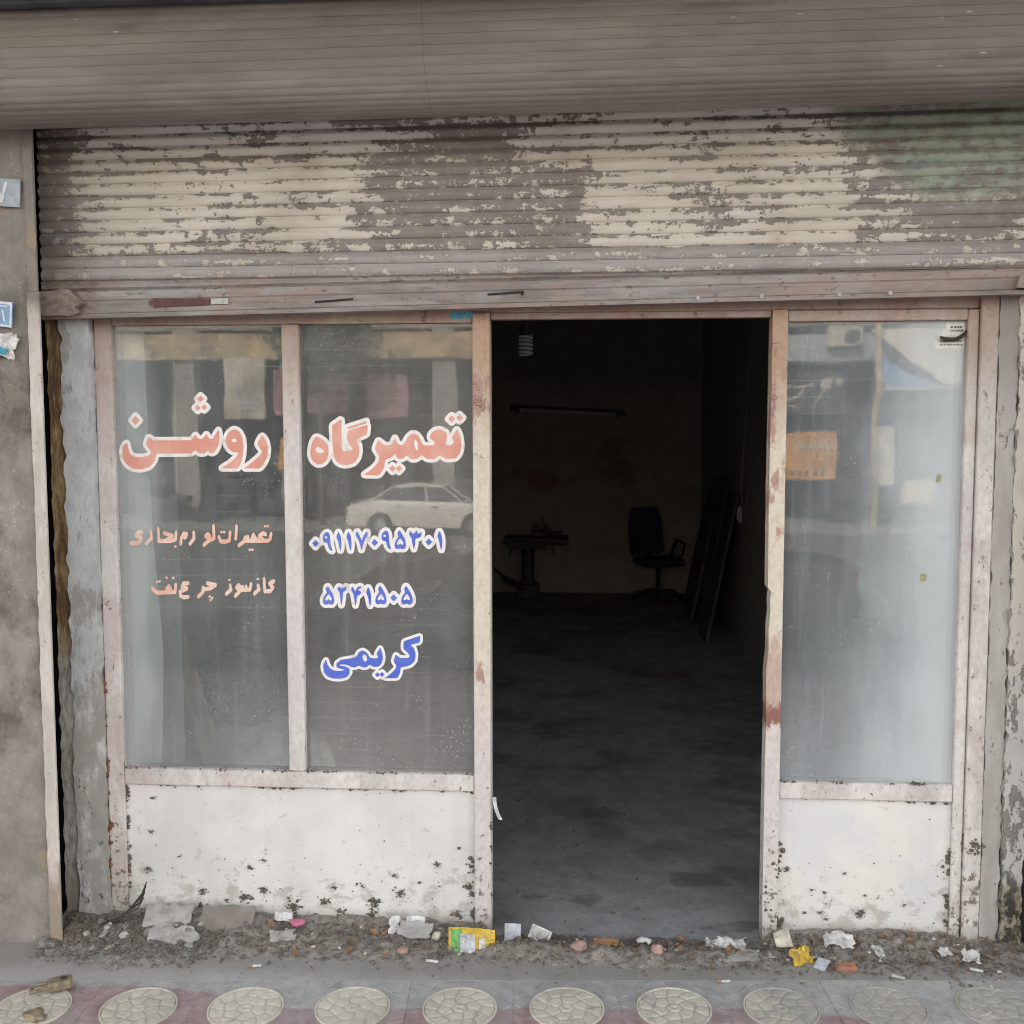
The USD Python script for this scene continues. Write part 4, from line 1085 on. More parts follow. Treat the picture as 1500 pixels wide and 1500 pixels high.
plain('tape_yellowed', (0.34, 0.32, 0.16), 0.6, 0.3, 60)
obj('tape_dot', slab_xz(Polygon([(1.113, 1.459), (1.128, 1.461), (1.131, 1.483), (1.118, 1.486)]), GY - .0014, GY - .0004), 'tape_yellowed', label='small yellowed scrap of tape high on the right pane', cat='tape')
obj('tape_dot', slab_xz(Polygon([(1.074, 1.148), (1.092, 1.147), (1.093, 1.170), (1.075, 1.171)]), GY - .0014, GY - .0004), 'tape_yellowed', label='small yellowed scrap of tape lower down on the right pane', cat='tape')
t = np.linspace(0, 1, 10)
m = sweep_x([[(0, 0), (0.0006, 0), (0.0006, .012), (0, .012)]] * 10, t)
V = m.vertices; u = V[:, 0].copy()
m.vertices = np.stack([-.274 + .020 * u ** 2 + V[:, 2], -.012 + V[:, 1], .435 - .075 * u], 1)
plain('paper_white', (0.70, 0.70, 0.69), 0.8, 0.12, 40, 0.0005, soil=0.55)
obj('plastic_strip', m, 'paper_white', label='short white strip hanging low on the doorway edge of the lettered glazing', cat='strip')

# plates and scraps on the left pier
plain('plate_blue', (0.20, 0.33, 0.52), 0.5, 0.2, 30)
plain('plate_pale', (0.33, 0.39, 0.43), 0.6, 0.25, 20)
plain('plate_white', (0.62, 0.64, 0.66), 0.5, 0.15, 40)
YP = -0.166
np_ = thing('number_plate', 'small blue enamel number plate with white digits on the left pier', 'plate')
obj('plate', slab_xz(Polygon([(-1.86, 1.952), (-1.741, 1.939), (-1.736, 2.017), (-1.86, 2.030)]), YP - .004, YP), 'plate_blue', np_)
obj('border', slab_xz(Polygon([(-1.86, 1.952), (-1.741, 1.939), (-1.736, 2.017), (-1.86, 2.030)]).buffer(-.001).difference(Polygon([(-1.856, 1.956), (-1.745, 1.944), (-1.740, 2.012), (-1.856, 2.026)]).buffer(-.003)), YP - .006, YP - .0045), 'plate_white', np_)
dg = [pen(.0055, [(-1.812, 1.995), (-1.807, 1.968)]), pen(.0055, [(-1.802, 1.962), (-1.792, 1.994), (-1.780, 1.960)]), pen(.0055, [(-1.768, 1.992), (-1.764, 1.962)]), pen(.0045, [(-1.80, 2.010), (-1.755, 2.005)])]
obj('digits', slab_xz(unary_union(dg), YP - .006, YP - .0045), 'plate_white', np_)
np2 = thing('number_plate', 'faded pale blue number plate high on the left pier', 'plate')
obj('plate', slab_xz(Polygon([(-1.90, 2.318), (-1.702, 2.303), (-1.698, 2.386), (-1.90, 2.40)]), YP - .004, YP), 'plate_pale', np2)
obj('digits', slab_xz(unary_union([pen(.010, [(-1.772, 2.378), (-1.758, 2.322), (-1.742, 2.374)]), pen(.010, [(-1.83, 2.378), (-1.812, 2.330), (-1.795, 2.378)])]), YP - .006, YP - .0045), 'plate_white', np2)
m = rough_sheet(.085, .075, 14, 12, .008, 4, 5, .03)
tp = thing('torn_poster', 'torn white and turquoise scrap of poster on the left pier below the plates', 'poster')
obj('paper', placed(m, (-1.772, YP - .005, 1.888), rx=90, ry=12), 'paper_white', tp)
plain('print_turquoise', (0.05, 0.30, 0.42), 0.6, 0.2, 40)
m = rough_sheet(.045, .020, 8, 5, .004, 4, 9, .012)
obj('print', placed(m, (-1.778, YP - .012, 1.872), rx=90, ry=25), 'print_turquoise', tp)

# ================================================================== dirt ridge, gravel and litter
def ridge_h(x, y):
    p = np.stack([x, y, np.zeros_like(x)], -1)
    n1 = meshkit.fbm(p * np.array([3.1, 4.0, 1]) + 3, 3) - .5
    n2 = meshkit.fbm(p * 17.0 + 9, 3) - .5
    n3 = meshkit.fbm(p * 60.0 + 4, 2) - .5
    door = np.clip((x + .31) / .06, 0, 1) * np.clip((.63 - x) / .06, 0, 1)
    back = np.clip((y + 0.02) / .03 + 1.0, 0, 2)
    left = np.clip((-1.2 - x) / .3, 0, 1)
    width = 0.185 - .033 * x + .012 * np.sin(x * 5)
    t = np.clip((-y) / width, 0, 1.4)
    prof = np.where(t < 1, (1 - t) ** .8, -(t - 1) * .6)
    wall = .050 * prof * (1 - door) + (1 - door) * .0
    inn = .046 * np.exp(-((y + .115) / .070) ** 2) * door - .012 * door
    return GZ + wall + inn + n1 * .042 + n2 * .028 + n3 * .016 - .012 + .012 * left
gx, gy = np.linspace(-1.72, 1.46, 420), np.linspace(-.36, .010, 66)
X_, Y_ = np.meshgrid(gx, gy, indexing='ij')
Zr = ridge_h(X_.ravel(), Y_.ravel())
V = np.stack([X_.ravel(), Y_.ravel(), Zr], 1)
keep = Zr > GZ - .012
Fc = []
ny = len(gy)
for i in range(len(gx) - 1):
    for j in range(ny - 1):
        a, b, c, d = i * ny + j, (i + 1) * ny + j, (i + 1) * ny + j + 1, i * ny + j + 1
        if keep[a] or keep[b] or keep[c] or keep[d]: Fc += [(a, b, c), (a, c, d)]
m = trimesh.Trimesh(V, Fc, process=False); m.remove_unreferenced_vertices()
obj('dirt_ridge', m, 'dirt', label='ridge of brown dirt and crumbs swept against the foot of the shop front', cat='dirt', kind='stuff', smooth=True)
def ground_z(x, y): return max(GZ, float(ridge_h(np.array([x]), np.array([y]))[0]))
peb = []
for _ in range(7200):
    x = nrs.uniform(-1.70, 1.42)
    if nrs.rand() < .30: x = nrs.uniform(-1.70, -1.15)
    y = -abs(nrs.normal(.085, .065)) - .005 - (.02 if x < -.6 else 0)
    if y < -.40: continue
    if y < -.28 and nrs.rand() < .6: continue
    r = .0014 + .0085 * nrs.rand() ** 4 + (.004 * nrs.rand() ** 2 if x < -1.15 else 0)
    q = trimesh.creation.icosphere(0, 1.0)
    q.vertices = q.vertices * (0.6 + .7 * nrs.rand(12, 1)) * r * np.array([1, nrs.uniform(.6, 1.2), .7])
    q.apply_transform(trimesh.transformations.rotation_matrix(nrs.rand() * 6, (0, 0, 1)))
    q.apply_translation((x, y, ground_z(x, y) + r * .25)); peb.append(q)
obj('gravel', cat_(peb), 'gravel', label='loose gravel and crumbs over the dirt at the shop front', cat='gravel', kind='stuff')
peb = []
for _ in range(420):
    x, y = nrs.uniform(-.9, 1.2), .05 + 3.2 * nrs.rand() ** 1.6
    r = .002 + .007 * nrs.rand() ** 4
    q = trimesh.creation.icosphere(0, 1.0)
    q.vertices = q.vertices * (0.6 + .7 * nrs.rand(12, 1)) * r * np.array([1.3, 1, .6])
    q.apply_translation((x, y, GZ - .004 + r * .3)); peb.append(q)
obj('floor_grit', cat_(peb), 'gravel', label='grit and crumbs scattered over the shop floor inside the doorway', cat='grit', kind='stuff')
straw = []
for _ in range(900):
    x, y = nrs.uniform(-1.1, 1.4), -abs(nrs.normal(.08, .055)) - .005
    L, a = nrs.uniform(.008, .045), nrs.rand() * 2 * np.pi
    z = ground_z(x, y) + .002
    straw.append(tube([(x, y, z), (x + L * .5 * math.cos(a), y + L * .5 * math.sin(a), z + nrs.uniform(.002, .012)), (x + L * math.cos(a), y + L * math.sin(a), z + nrs.uniform(0, .010))], .0007, 3))
look('straw', lambda g: g.surf(g.ramp(g.n('geometry')['random_per_island'], [(0, (.10, .08, .06)), (.5, (.26, .20, .13)), (1, (.42, .35, .25))]), .95))
obj('straw', cat_(straw), 'straw', label='bits of straw and twig scattered in the dirt', cat='straw', kind='stuff')

plain('card_grey', (0.26, 0.235, 0.205), 0.9, 0.2, 12, 0.002, soil=0.4)
plain('paper_grey', (0.36, 0.355, 0.34), 0.85, 0.2, 20, 0.001, soil=0.4)
plain('paper_bluish', (0.55, 0.60, 0.66), 0.7, 0.1, 30, soil=0.45)
plain('foam_cream', (0.72, 0.68, 0.56), 0.75, 0.08, 30, soil=0.45)
plain('wrap_yellow', (0.72, 0.48, 0.02), 0.4, 0.15, 30, soil=0.5)
plain('wrap_green', (0.12, 0.42, 0.10), 0.4, 0.15, 40, soil=0.5)
plain('brick_red', (0.36, 0.16, 0.085), 0.95, 0.25, 40, 0.003, soil=0.6)
plain('stone_pink', (0.42, 0.27, 0.23), 0.95, 0.2, 40, 0.002, soil=0.6)
plain('plastic_pink', (0.62, 0.16, 0.30), 0.5, 0.2, 40, soil=0.55)
plain('leaf_rust', (0.36, 0.17, 0.07), 0.9, 0.3, 60, 0.001, soil=0.5)
plain('leaf_brown', (0.20, 0.145, 0.095), 0.95, 0.3, 60, 0.001)
plain('bone', (0.55, 0.52, 0.42), 0.85, 0.15, 60)
plain('rubble', (0.40, 0.385, 0.36), 0.95, 0.25, 30, 0.004)
plain('rubble_dark', (0.27, 0.255, 0.235), 0.95, 0.25, 30, 0.004)
plain('foil_silver', (0.55, 0.58, 0.60), 0.35, 0.2, 30, soil=0.5)
look('film_clear', lambda g: g.n('mix_closure', fac=g.ss(g.noise(30, 4, .6), .3, .7, .30, .75), closure1=g.n('transparent_bsdf', color=(.92, .92, .92))['BSDF'], closure2=g.surf((.52, .51, .49), .3))['closure'])

def litter(name, m, mat, x, y, label, cat, lift=.004, rx=0, ry=0, rz=0, group=None):
    return obj(name, placed(m, (x, y, ground_z(x, y) + lift), rx, ry, rz), mat, label=label, cat=cat, group=group, smooth=35)

pk = thing('snack_packet', 'flattened yellow and green snack packet propped in the dirt left of the doorway', 'packet')
def pk_part(u0, u1, mat, name, dz, z0=0, z1=1):
    nx, nz = 22, 14
    V, Fc = [], []
    for i in range(nx):
        for j in range(nz):
            u, v = u0 + (u1 - u0) * i / (nx - 1), z0 + (z1 - z0) * j / (nz - 1)
            x = -.408 + .150 * u + .004 * (v - .5); z = .034 - .074 * v - .006 * u
            bul = .010 * (meshkit.noise(np.array([u * 5, v * 4, 3.0])) - .5) + .008 * (meshkit.noise(np.array([u * 13, v * 9, 7.0])) - .5) - .012 * math.sin(math.pi * u) * math.sin(math.pi * v)
            V.append((x, -.098 - .034 * v + bul - dz, z + .004))
    for i in range(nx - 1):
        for j in range(nz - 1):
            a, b, c, d = i * nz + j, (i + 1) * nz + j, (i + 1) * nz + j + 1, i * nz + j + 1
            Fc += [(a, b, c), (a, c, d)]
    n = len(V)
    V2 = V + [(p[0], p[1] + .0015, p[2]) for p in V]
    Fc += [(n + a, n + c, n + b) for a, b, c in Fc]
    obj(name, trimesh.Trimesh(V2, Fc, process=False), mat, pk, smooth=True)
pk_part(0, 1, 'wrap_yellow', 'wrapper', 0)
pk_part(.06, .30, 'wrap_green', 'green_band', .0022, .04, .96)
pk_part(.26, .58, 'foil_silver', 'picture', .0042, .18, .92)
pk_part(.66, .80, 'paper_white', 'emblem', .0042, .30, .65)

litter('paper_scrap', rough_sheet(.052, .060, 6, 6, .003, 2, 3, .002), 'paper_bluish', -.207, -.055, 'bluish white paper tag standing in the dirt inside the left edge of the doorway', 'paper', .030, rx=72, rz=-4)
cd = thing('printed_card', 'white printed card leaning in the dirt at the doorway', 'card')
m = placed(rough_sheet(.068, .044, 6, 5, .003, 2, 4, .002), (-.118, -.050, ground_z(-.118, -.05) + .026), rx=62, ry=20, rz=-8)
obj('card', m, 'paper_white', cd)
ink = []
for r in range(5):
    x = -.028
    while x < .024:
        w = rnd.uniform(.003, .009); ink.append(bx(x, x + w, .013 - r * .0065, .0155 - r * .0065, .0028, .0032)); x += w + .0025
obj('print', placed(cat_(ink), (-.118, -.050, ground_z(-.118, -.05) + .026), rx=62, ry=20, rz=-8), 'paper_grey', cd)
litter('paper_scrap', rough_sheet(.036, .05, 7, 7, .008, 3, 6, .012), 'paper_white', -.592, -.062, 'torn white paper corner left of the grey plastic sheet', 'paper', .022, rx=60, rz=20)
litter('paper_scrap', rough_sheet(.062, .034, 8, 6, .004, 3, 7, .006), 'paper_white', -.525, -.045, 'white paper flap lying against the left kick panel above the grey plastic sheet', 'paper', .022, rx=65)
litter('plastic_sheet', rough_sheet(.105, .05, 12, 7, .018, 4, 8, .03), 'film_clear', -.518, -.085, 'crumpled translucent grey plastic sheet in the dirt left of the yellow packet', 'plastic', .018, rx=38, rz=-8)
litter('plastic_scrap', placed(rock(.020, 5, (1.2, .8, .6), 2, .5), (0, 0, 0)), 'plastic_pink', -.912, -.055, 'bright pink scrap of plastic in the dirt below the left kick panel', 'plastic', .014)
litter('paper_scrap', rough_sheet(.060, .026, 7, 5, .006, 3, 10, .008), 'paper_white', -.965, -.035, 'white paper scrap beside the pink plastic', 'paper', .020, rx=55, rz=-6)
litter('plastic_sheet', rough_sheet(.080, .045, 10, 7, .014, 4, 11, .025), 'film_clear', -.945, -.125, 'torn clear film in the dirt in front of the pink plastic', 'plastic', .012, rx=24, rz=10)
litter('stone', rock(.020, 12, (.7, .5, 1.1)), 'bone', -.452, -.085, 'cream splinter of stone left of the yellow packet', 'stone', .012, ry=25)
litter('stone', rock(.017, 13, (1.1, .8, .7)), 'stone_pink', -.545, -.165, 'pinkish lump in front of the grey plastic sheet', 'stone', .006)
litter('stone', rock(.024, 14, (1.1, .7, .7), 2), 'stone_pink', .007, -.125, 'pink lump of brick in the dirt across the doorway', 'stone', .010)
litter('stone', rock(.020, 15, (1, .7, .8), 2), 'stone_pink', .252, -.135, 'orange pink lump of brick near the right side of the doorway', 'stone', .008)
litter('wood_chip', rough_sheet(.075, .026, 10, 5, .010, 3, 16, .012, .004), 'leaf_rust', .092, -.115, 'long rust orange chip in the dirt across the doorway', 'chip', .012, rx=20, rz=-8)
litter('plastic_scrap', tube([(-.02, .004, 0), (-.008, -.003, .006), (.006, .003, .004), (.02, -.004, 0)], [.006, .009, .007, .009], 8), 'paper_white', .213, -.105, 'twisted white plastic scrap in the dirt across the doorway', 'plastic', .010)
litter('brick_piece', cat_([cbx(-.034, .034, -.016, .016, -.012, .010, .006)]), 'brick_red', .825, -.165, 'broken piece of orange red brick in front of the right kick panel', 'brick', .010, rx=14, ry=6, rz=10)
# cream foam cup lying on its side
cp = []
for k in range(2):
    prof = [(0.0, .0), (.020, .0), (.024, .010), (.030, .045), (.031, .050)] if k == 0 else [(.029, .050), (.028, .044), (.022, .012), (.0, .004)]
    cp += prof
m = trimesh.creation.revolve(np.array(cp), sections=24)
litter('foam_cup', m, 'foam_cream', .625, -.080, 'cream foam cup lying on its side at the foot of the right door stile', 'cup', .030, rx=16, ry=72, rz=12)
litter('wrapper', rough_sheet(.066, .050, 12, 10, .026, 4.5, 18, .022), 'wrap_yellow', .697, -.120, 'crumpled bright yellow wrapper beside the foam cup', 'wrapper', .018, rx=32, rz=20)
litter('paper_scrap', rough_sheet(.038, .046, 6, 6, .003, 2, 19, .002), 'paper_bluish', .755, -.150, 'small blank white card on the dirt right of the yellow wrapper', 'paper', .010, rx=20, rz=-35)
litter('paper_scrap', rough_sheet(.088, .045, 14, 8, .020, 5, 20, .035), 'paper_white', .826, -.060, 'shredded white paper against the right kick panel', 'paper', .018, rx=35, rz=-18)
litter('paper_scrap', rough_sheet(.030, .048, 7, 8, .012, 4, 21, .020), 'paper_white', .950, -.085, 'narrow white paper shred below the middle of the right kick panel', 'paper', .014, rx=30, rz=15)
litter('paper_scrap', rough_sheet(.050, .035, 8, 7, .012, 4, 22, .020), 'paper_white', 1.225, -.095, 'white paper shred at the right end of the dirt ridge', 'paper', .014, rx=30, rz=-25)
litter('paper_scrap', rough_sheet(.040, .028, 8, 7, .010, 4, 32, .018), 'paper_white', 1.150, -.080, 'smaller white scrap just left of the shred at the right end of the dirt', 'paper', .012, rx=25, rz=20)
litter('plastic_bag', rough_sheet(.130, .060, 18, 10, .036, 6, 23, .035), 'paper_white', .475, -.080, 'crumpled white plastic bag in the dirt left of the foam cup', 'plastic bag', .012, rx=22, rz=8)
litter('plastic_sheet', rough_sheet(.160, .040, 16, 6, .016, 4, 24, .025), 'film_clear', .530, -.125, 'long strip of clear plastic in front of the white bag', 'plastic', .010, rx=12, rz=2)
litter('stone', rock(.013, 25, (.9, .9, .8)), 'rubble', -1.588, -.130, 'pale rounded stone at the foot of the blue grey jamb', 'stone', .006)
for k, (x, y, rz, what) in enumerate(((-.448, -.200, -10, 'cigarette butt in front of the yellow packet'), (-.990, -.262, 12, 'cigarette butt on the cement left of the pavement centre below the clear film'), (.970, -.205, -24, 'cigarette butt on the cement below the right kick panel'), (.440, -.262, 4, 'thin white cigarette butt on the cement in front of the plastic strip'), (1.22, -.150, -20, 'cigarette butt at the right end of the dirt'))):
    q = thing('cigarette_butt', 'white ' + what, 'cigarette butt', (x, y, ground_z(x, y) + .006), rz)
    obj('paper', cyl((.006, 0, 0), .0042, .026, 10, 'x'), 'paper_white', q)
    obj('filter', cyl((-.013, 0, 0), .0043, .012, 10, 'x'), 'leaf_rust' if k % 2 else 'bone', q)
# slabs, board and rubble at the left end
litter('cement_slab', cat_([placed(rough_sheet(.155, .075, 16, 9, .014, 3, 26, .03, .016), (0, 0, 0))]), 'rubble', -1.345, -.060, 'broken slab of grey cement lying at the foot of the left kick panel', 'slab', .022, rx=34, rz=4)
litter('cement_slab', rough_sheet(.150, .060, 16, 9, .010, 3, 27, .03, .012), 'rubble', -1.300, -.135, 'second grey cement slab in front of the first, its pale broken edge showing', 'slab', .016, rx=24, rz=-3)
litter('cardboard', rough_sheet(.175, .090, 14, 8, .010, 2.5, 28, .022, .003), 'card_grey', -1.155, -.058, 'dusty grey brown cardboard flap leaning on the left kick panel', 'cardboard', .022, rx=42, rz=3)
rb = []
for k in range(40):
    x, y = nrs.uniform(-1.64, -1.18), -abs(nrs.normal(.12, .07))
    r = .005 + .015 * nrs.rand() ** 2
    obj('rubble', placed(rock(r, 40 + k, (1.1, .8, .7), 1, .75), (x, y, ground_z(x, y) + r * .2), rz=k * 40), ('rubble', 'rubble_dark', 'card_grey', 'rubble_dark')[k % 4], label='small lump of pale cement rubble at the left foot of the shop front', cat='rubble', group='rubble lumps at the left end of the dirt', smooth=20)
wires = []
for k in range(7):
    a = nrs.uniform(-.03, .03)
    wires.append(tube([(-1.53 + a, -.085, .005), (-1.49 + a * .5, -.08, .035 + a * .3), (-1.44 + a * .3, -.06, .075 + a), (-1.425 + a * .2, -.05, .110 + a)], .0022, 5))
obj('wire_bundle', cat_(wires), 'fibre', label='dark bent wires sticking up beside the broken cement slab', cat='wire')
# leaves
def leaf(seed, L):
    r_ = np.random.RandomState(seed)
    n = 9
    V, Fc = [], []
    for i in range(n):
        t = i / (n - 1)
        w = L * .28 * math.sin(math.pi * (t * .94 + .03)) ** .8 * (1 + .25 * r_.randn())
        lift = L * .35 * (t - .5) ** 2 * r_.uniform(.5, 2)
        V += [(L * (t - .5), -w, lift + w * .5), (L * (t - .5), 0, lift), (L * (t - .5), w, lift + w * .6)]
    for i in range(n - 1):
        for j in range(2):
            a, b, c, d = i * 3 + j, (i + 1) * 3 + j, (i + 1) * 3 + j + 1, i * 3 + j + 1
            Fc += [(a, b, c), (a, c, d)]
    return trimesh.Trimesh(V, Fc, process=False)
for k in range(130):
    x = nrs.uniform(-1.0, 1.38) if k % 3 else nrs.uniform(.25, 1.38)
    y = -abs(nrs.normal(.075, .05)) - .01
    obj('dry_leaf', placed(leaf(k, nrs.uniform(.012, .038)), (x, y, ground_z(x, y) + .005), rx=nrs.uniform(-45, 45), ry=nrs.uniform(-30, 30), rz=nrs.uniform(0, 360)), 'leaf_rust' if k % 4 == 0 else 'leaf_brown', label='small curled dry leaf in the dirt along the shop front', cat='leaf', group='dry leaves in the dirt')
for k in range(52):
    x, y = nrs.uniform(-.95, 1.38), -abs(nrs.normal(.085, .055)) - .015
    obj('white_chip', placed(rock(nrs.uniform(.003, .0075), 90 + k, (1.2, .8, .5), 1), (x, y, ground_z(x, y) + .004), rz=k * 31), 'paper_white' if k % 2 else 'bone', label='tiny white chip lying in the dirt along the shop front', cat='chip', group='white chips in the dirt')

# old padlock lying on the tiles at the left
plain('brass_old', (0.26, 0.215, 0.14), 0.5, 0.3, 60, 0.001, metallic=0.35)
PL = thing('padlock', 'old weathered brass padlock lying on a cream disc at the left of the pavement', 'padlock', (-1.525, -.425, GZ + .006), 28)
from manifold3d import Manifold
obj('lock_body', cbx(-.034, .034, -.026, .026, .002, .030, .007), 'brass_old', PL)
sh = [(-.034, .017, .016)] + [(-.060 - .020 * math.sin(a), .017 * math.cos(a), .016 - .006 * math.sin(a)) for a in np.linspace(0, math.pi, 11)] + [(-.034, -.017, .016)]
obj('shackle', tube(sh, .0048, 8), 'brass_old', PL, smooth=60)
obj('keyhole_plate', cyl((.010, 0, .031), .010, .002, 16), 'fibre', PL)
m = rock(.026, 77, (1.3, .8, .55), 2, .5)
obj('hasp_lump', placed(m, (-1.515, -.580, GZ + .014)), 'brass_old', label='rusty crumpled bit of metal on the same cream disc in front of the padlock', cat='scrap', smooth=35)

# ================================================================== inside the shop
plain('wire_black', (0.010, 0.009, 0.008), 1.0, 0.3, 60, specular_ior_level=0.05)
plain('chair_fabric', (0.055, 0.068, 0.14), 0.9, 0.2, 60)
plain('chair_plastic', (0.035, 0.035, 0.038), 0.55, 0.2, 30)
def rbox(w, d, h, r):
    m = Manifold.batch_hull([Manifold.sphere(r, 12).translate((sx * (w / 2 - r), sy * (d / 2 - r), sz * (h / 2 - r))) for sx in (-1, 1) for sy in (-1, 1) for sz in (-1, 1)]).to_mesh()
    return trimesh.Trimesh(m.vert_properties[:, :3], m.tri_verts, process=False)
CH = thing('office_chair', 'dark blue swivel office chair with one armrest showing at the back of the shop', 'chair', (.80, 6.95, GZ), 24, scale=.84)
obj('seat', placed(rbox(.48, .46, .09, .035), (0, 0, .45)), 'chair_fabric', CH, smooth=40)
bk = rbox(.44, .08, .56, .035); bk = bk.subdivide().subdivide(); bk.vertices[:, 1] += .22 * (bk.vertices[:, 0]) ** 2 * -1.2
bk.vertices[:, 0] *= 1 - .25 * np.clip((bk.vertices[:, 2]) / .28, 0, 1) ** 3
obj('backrest', placed(bk, (-.05, .25, .80), rx=-10), 'chair_fabric', CH, smooth=40)
obj('back_bracket', bar((0, .16, .42), (-.02, .27, .66), .07, .02), 'chair_plastic', CH)
for s in (-1, 1):
    a = [(s * .22, -.02, .46), (s * .29, -.06, .52), (s * .29, -.10, .66), (s * .28, .06, .69), (s * .29, .15, .60), (s * .23, .14, .48)]
    obj('armrest', tube(a, .018, 8), 'chair_plastic', CH, smooth=60)
obj('column', cyl((0, 0, .25), .028, .34, 14), 'chair_plastic', CH)
for k in range(5):
    a = k * 2 * math.pi / 5 + .3
    leg = obj('base_leg', bar((0, 0, .10), (.29 * math.cos(a), .29 * math.sin(a), .07), .045, .03), 'chair_plastic', CH)
    obj('caster', cyl((.29 * math.cos(a), .29 * math.sin(a), .03), .028, .03, 12, 'y'), 'chair_plastic', leg)

plain('machine_steel', (0.10, 0.085, 0.07), 0.6, 0.3, 20)
VS = thing('vise_stand', 'dark workshop vise on a pedestal stand against the back wall', 'vise stand', (-.50, 7.0, GZ), scale=.84)
obj('foot', cbx(-.13, .13, -.13, .13, 0, .17, .01), 'machine_steel', VS)
obj('post', cyl((0, 0, .43), .075, .56, 18), 'machine_steel', VS)
obj('table_plate', cbx(-.28, .48, -.20, .20, .70, .735, .006), 'machine_steel', VS)
obj('drawer', cbx(-.24, .20, -.18, .18, .60, .698, .006), 'machine_steel', VS)
obj('vise_body', cat_([cbx(.05, .27, -.06, .06, .737, .80, .01), cbx(.07, .12, -.08, .08, .80, .87, .008), cbx(.19, .24, -.08, .08, .80, .87, .008)]), 'machine_steel', VS)
obj('vise_screw', cyl((.33, 0, .79), .012, .16, 10, 'x'), 'machine_steel', VS)
obj('vise_handle', cat_([bar((.16, -.02, .87), (.19, -.02, .97), .014, .014), cyl((.192, -.02, .98), .016, .03, 10)]), 'machine_steel', VS)
obj('clamp_bar', cat_([bar((-.30, -.1, .67), (.46, -.1, .655), .03, .02), bar((.30, -.12, .655), (.31, -.12, .50), .018, .018), bar((-.19, -.12, .62), (-.22, -.12, .50), .02, .02)]), 'machine_steel', VS)
obj('hose_bundle', cat_([tube([(-.34 - .02 * k, -.1, .30 + .02 * k), (-.28, -.14, .22 + .015 * k), (-.16, -.16, .16 + .02 * k), (-.05, -.17, .10)], .014, 7) for k in range(4)]), 'fibre', VS)

plain('lamp_white', (0.70, 0.70, 0.68), 0.3, 0.05, 20)
plain('tube_grey', (0.62, 0.62, 0.60), 0.35, 0.05, 20)
LF = thing('tube_lamp', 'long unlit fluorescent tube lamp hung slightly askew on the back wall', 'lamp')
obj('housing', bar((-.70, 7.305, 1.885), (.48, 7.305, 1.825), .06, .07), 'machine_steel', LF)
a_, b_ = np.array((-.62, 7.25, 1.865)), np.array((.40, 7.25, 1.812))
obj('tube', tube(np.linspace(a_, b_, 4), .016, 10), 'tube_grey', LF, smooth=60)
for e in (a_, b_): obj('end_cap', bx(e[0] - .02, e[0] + .02, 7.23, 7.31, e[2] - .03, e[2] + .03), 'machine_steel', LF)

SL = thing('spiral_bulb', 'unlit white spiral energy saving bulb hanging near the ceiling inside the doorway', 'bulb')
tt = np.linspace(0, 1, 150)
an = tt * 2 * np.pi * 5.5
obj('spiral_tube', tube(np.stack([-.268 + .030 * np.cos(an), 2.0 + .030 * np.sin(an), 2.118 - .105 * tt], 1), .0065, 7), 'lamp_white', SL, smooth=60)
obj('ballast', cat_([cyl((-.268, 2.0, 2.140), .031, .045, 18), cyl((-.268, 2.0, 2.180), .018, .04, 14)]), 'chair_plastic', SL)
obj('cord', tube([(-.268, 2.0, 2.19), (-.268, 2.0, 2.55), (-.262, 2.0, 2.90)], .004, 6), 'chair_plastic', SL)
PC = thing('pull_cord', 'thin dark pull cord with a small knob hanging beside the spiral bulb', 'cord')
obj('cord', tube([(-.17, 2.1, 2.90), (-.168, 2.1, 2.4), (-.170, 2.1, 2.03)], .004, 6), 'chair_plastic', PC)
obj('knob', cyl((-.170, 2.1, 2.015), .013, .035, 10), 'chair_plastic', PC)

SK = thing('wall_socket', 'pale electrical socket plate on the right wall of the shop', 'socket')
obj('plate', cbx(1.240, 1.259, 4.70, 4.83, .93, 1.06, .004), 'lamp_white', SK)
obj('cover', cbx(1.228, 1.2395, 4.72, 4.81, .95, 1.035, .003), 'lamp_white', SK)
tt = np.linspace(0, 1, 14)
plain('cable_pale', (0.42, 0.42, 0.40), 0.6, 0.1, 20)
cab = np.stack([np.full(14, 1.252), 4.68 - .40 * tt ** 2, 1.07 + 1.25 * tt], 1) + np.stack([np.zeros(14), .02 * np.sin(tt * 9), np.zeros(14)], 1)
obj('wall_cable', tube(cab, .004, 5), 'cable_pale', label='thin pale cable running up the right wall from the socket', cat='cable')
obj('wall_cable', tube([(1.250, 4.55, 1.07), (1.246, 4.42, 1.10), (1.248, 4.36, 1.22)], .004, 5), 'cable_pale', label='short loose pale cable end beside the socket', cat='cable')

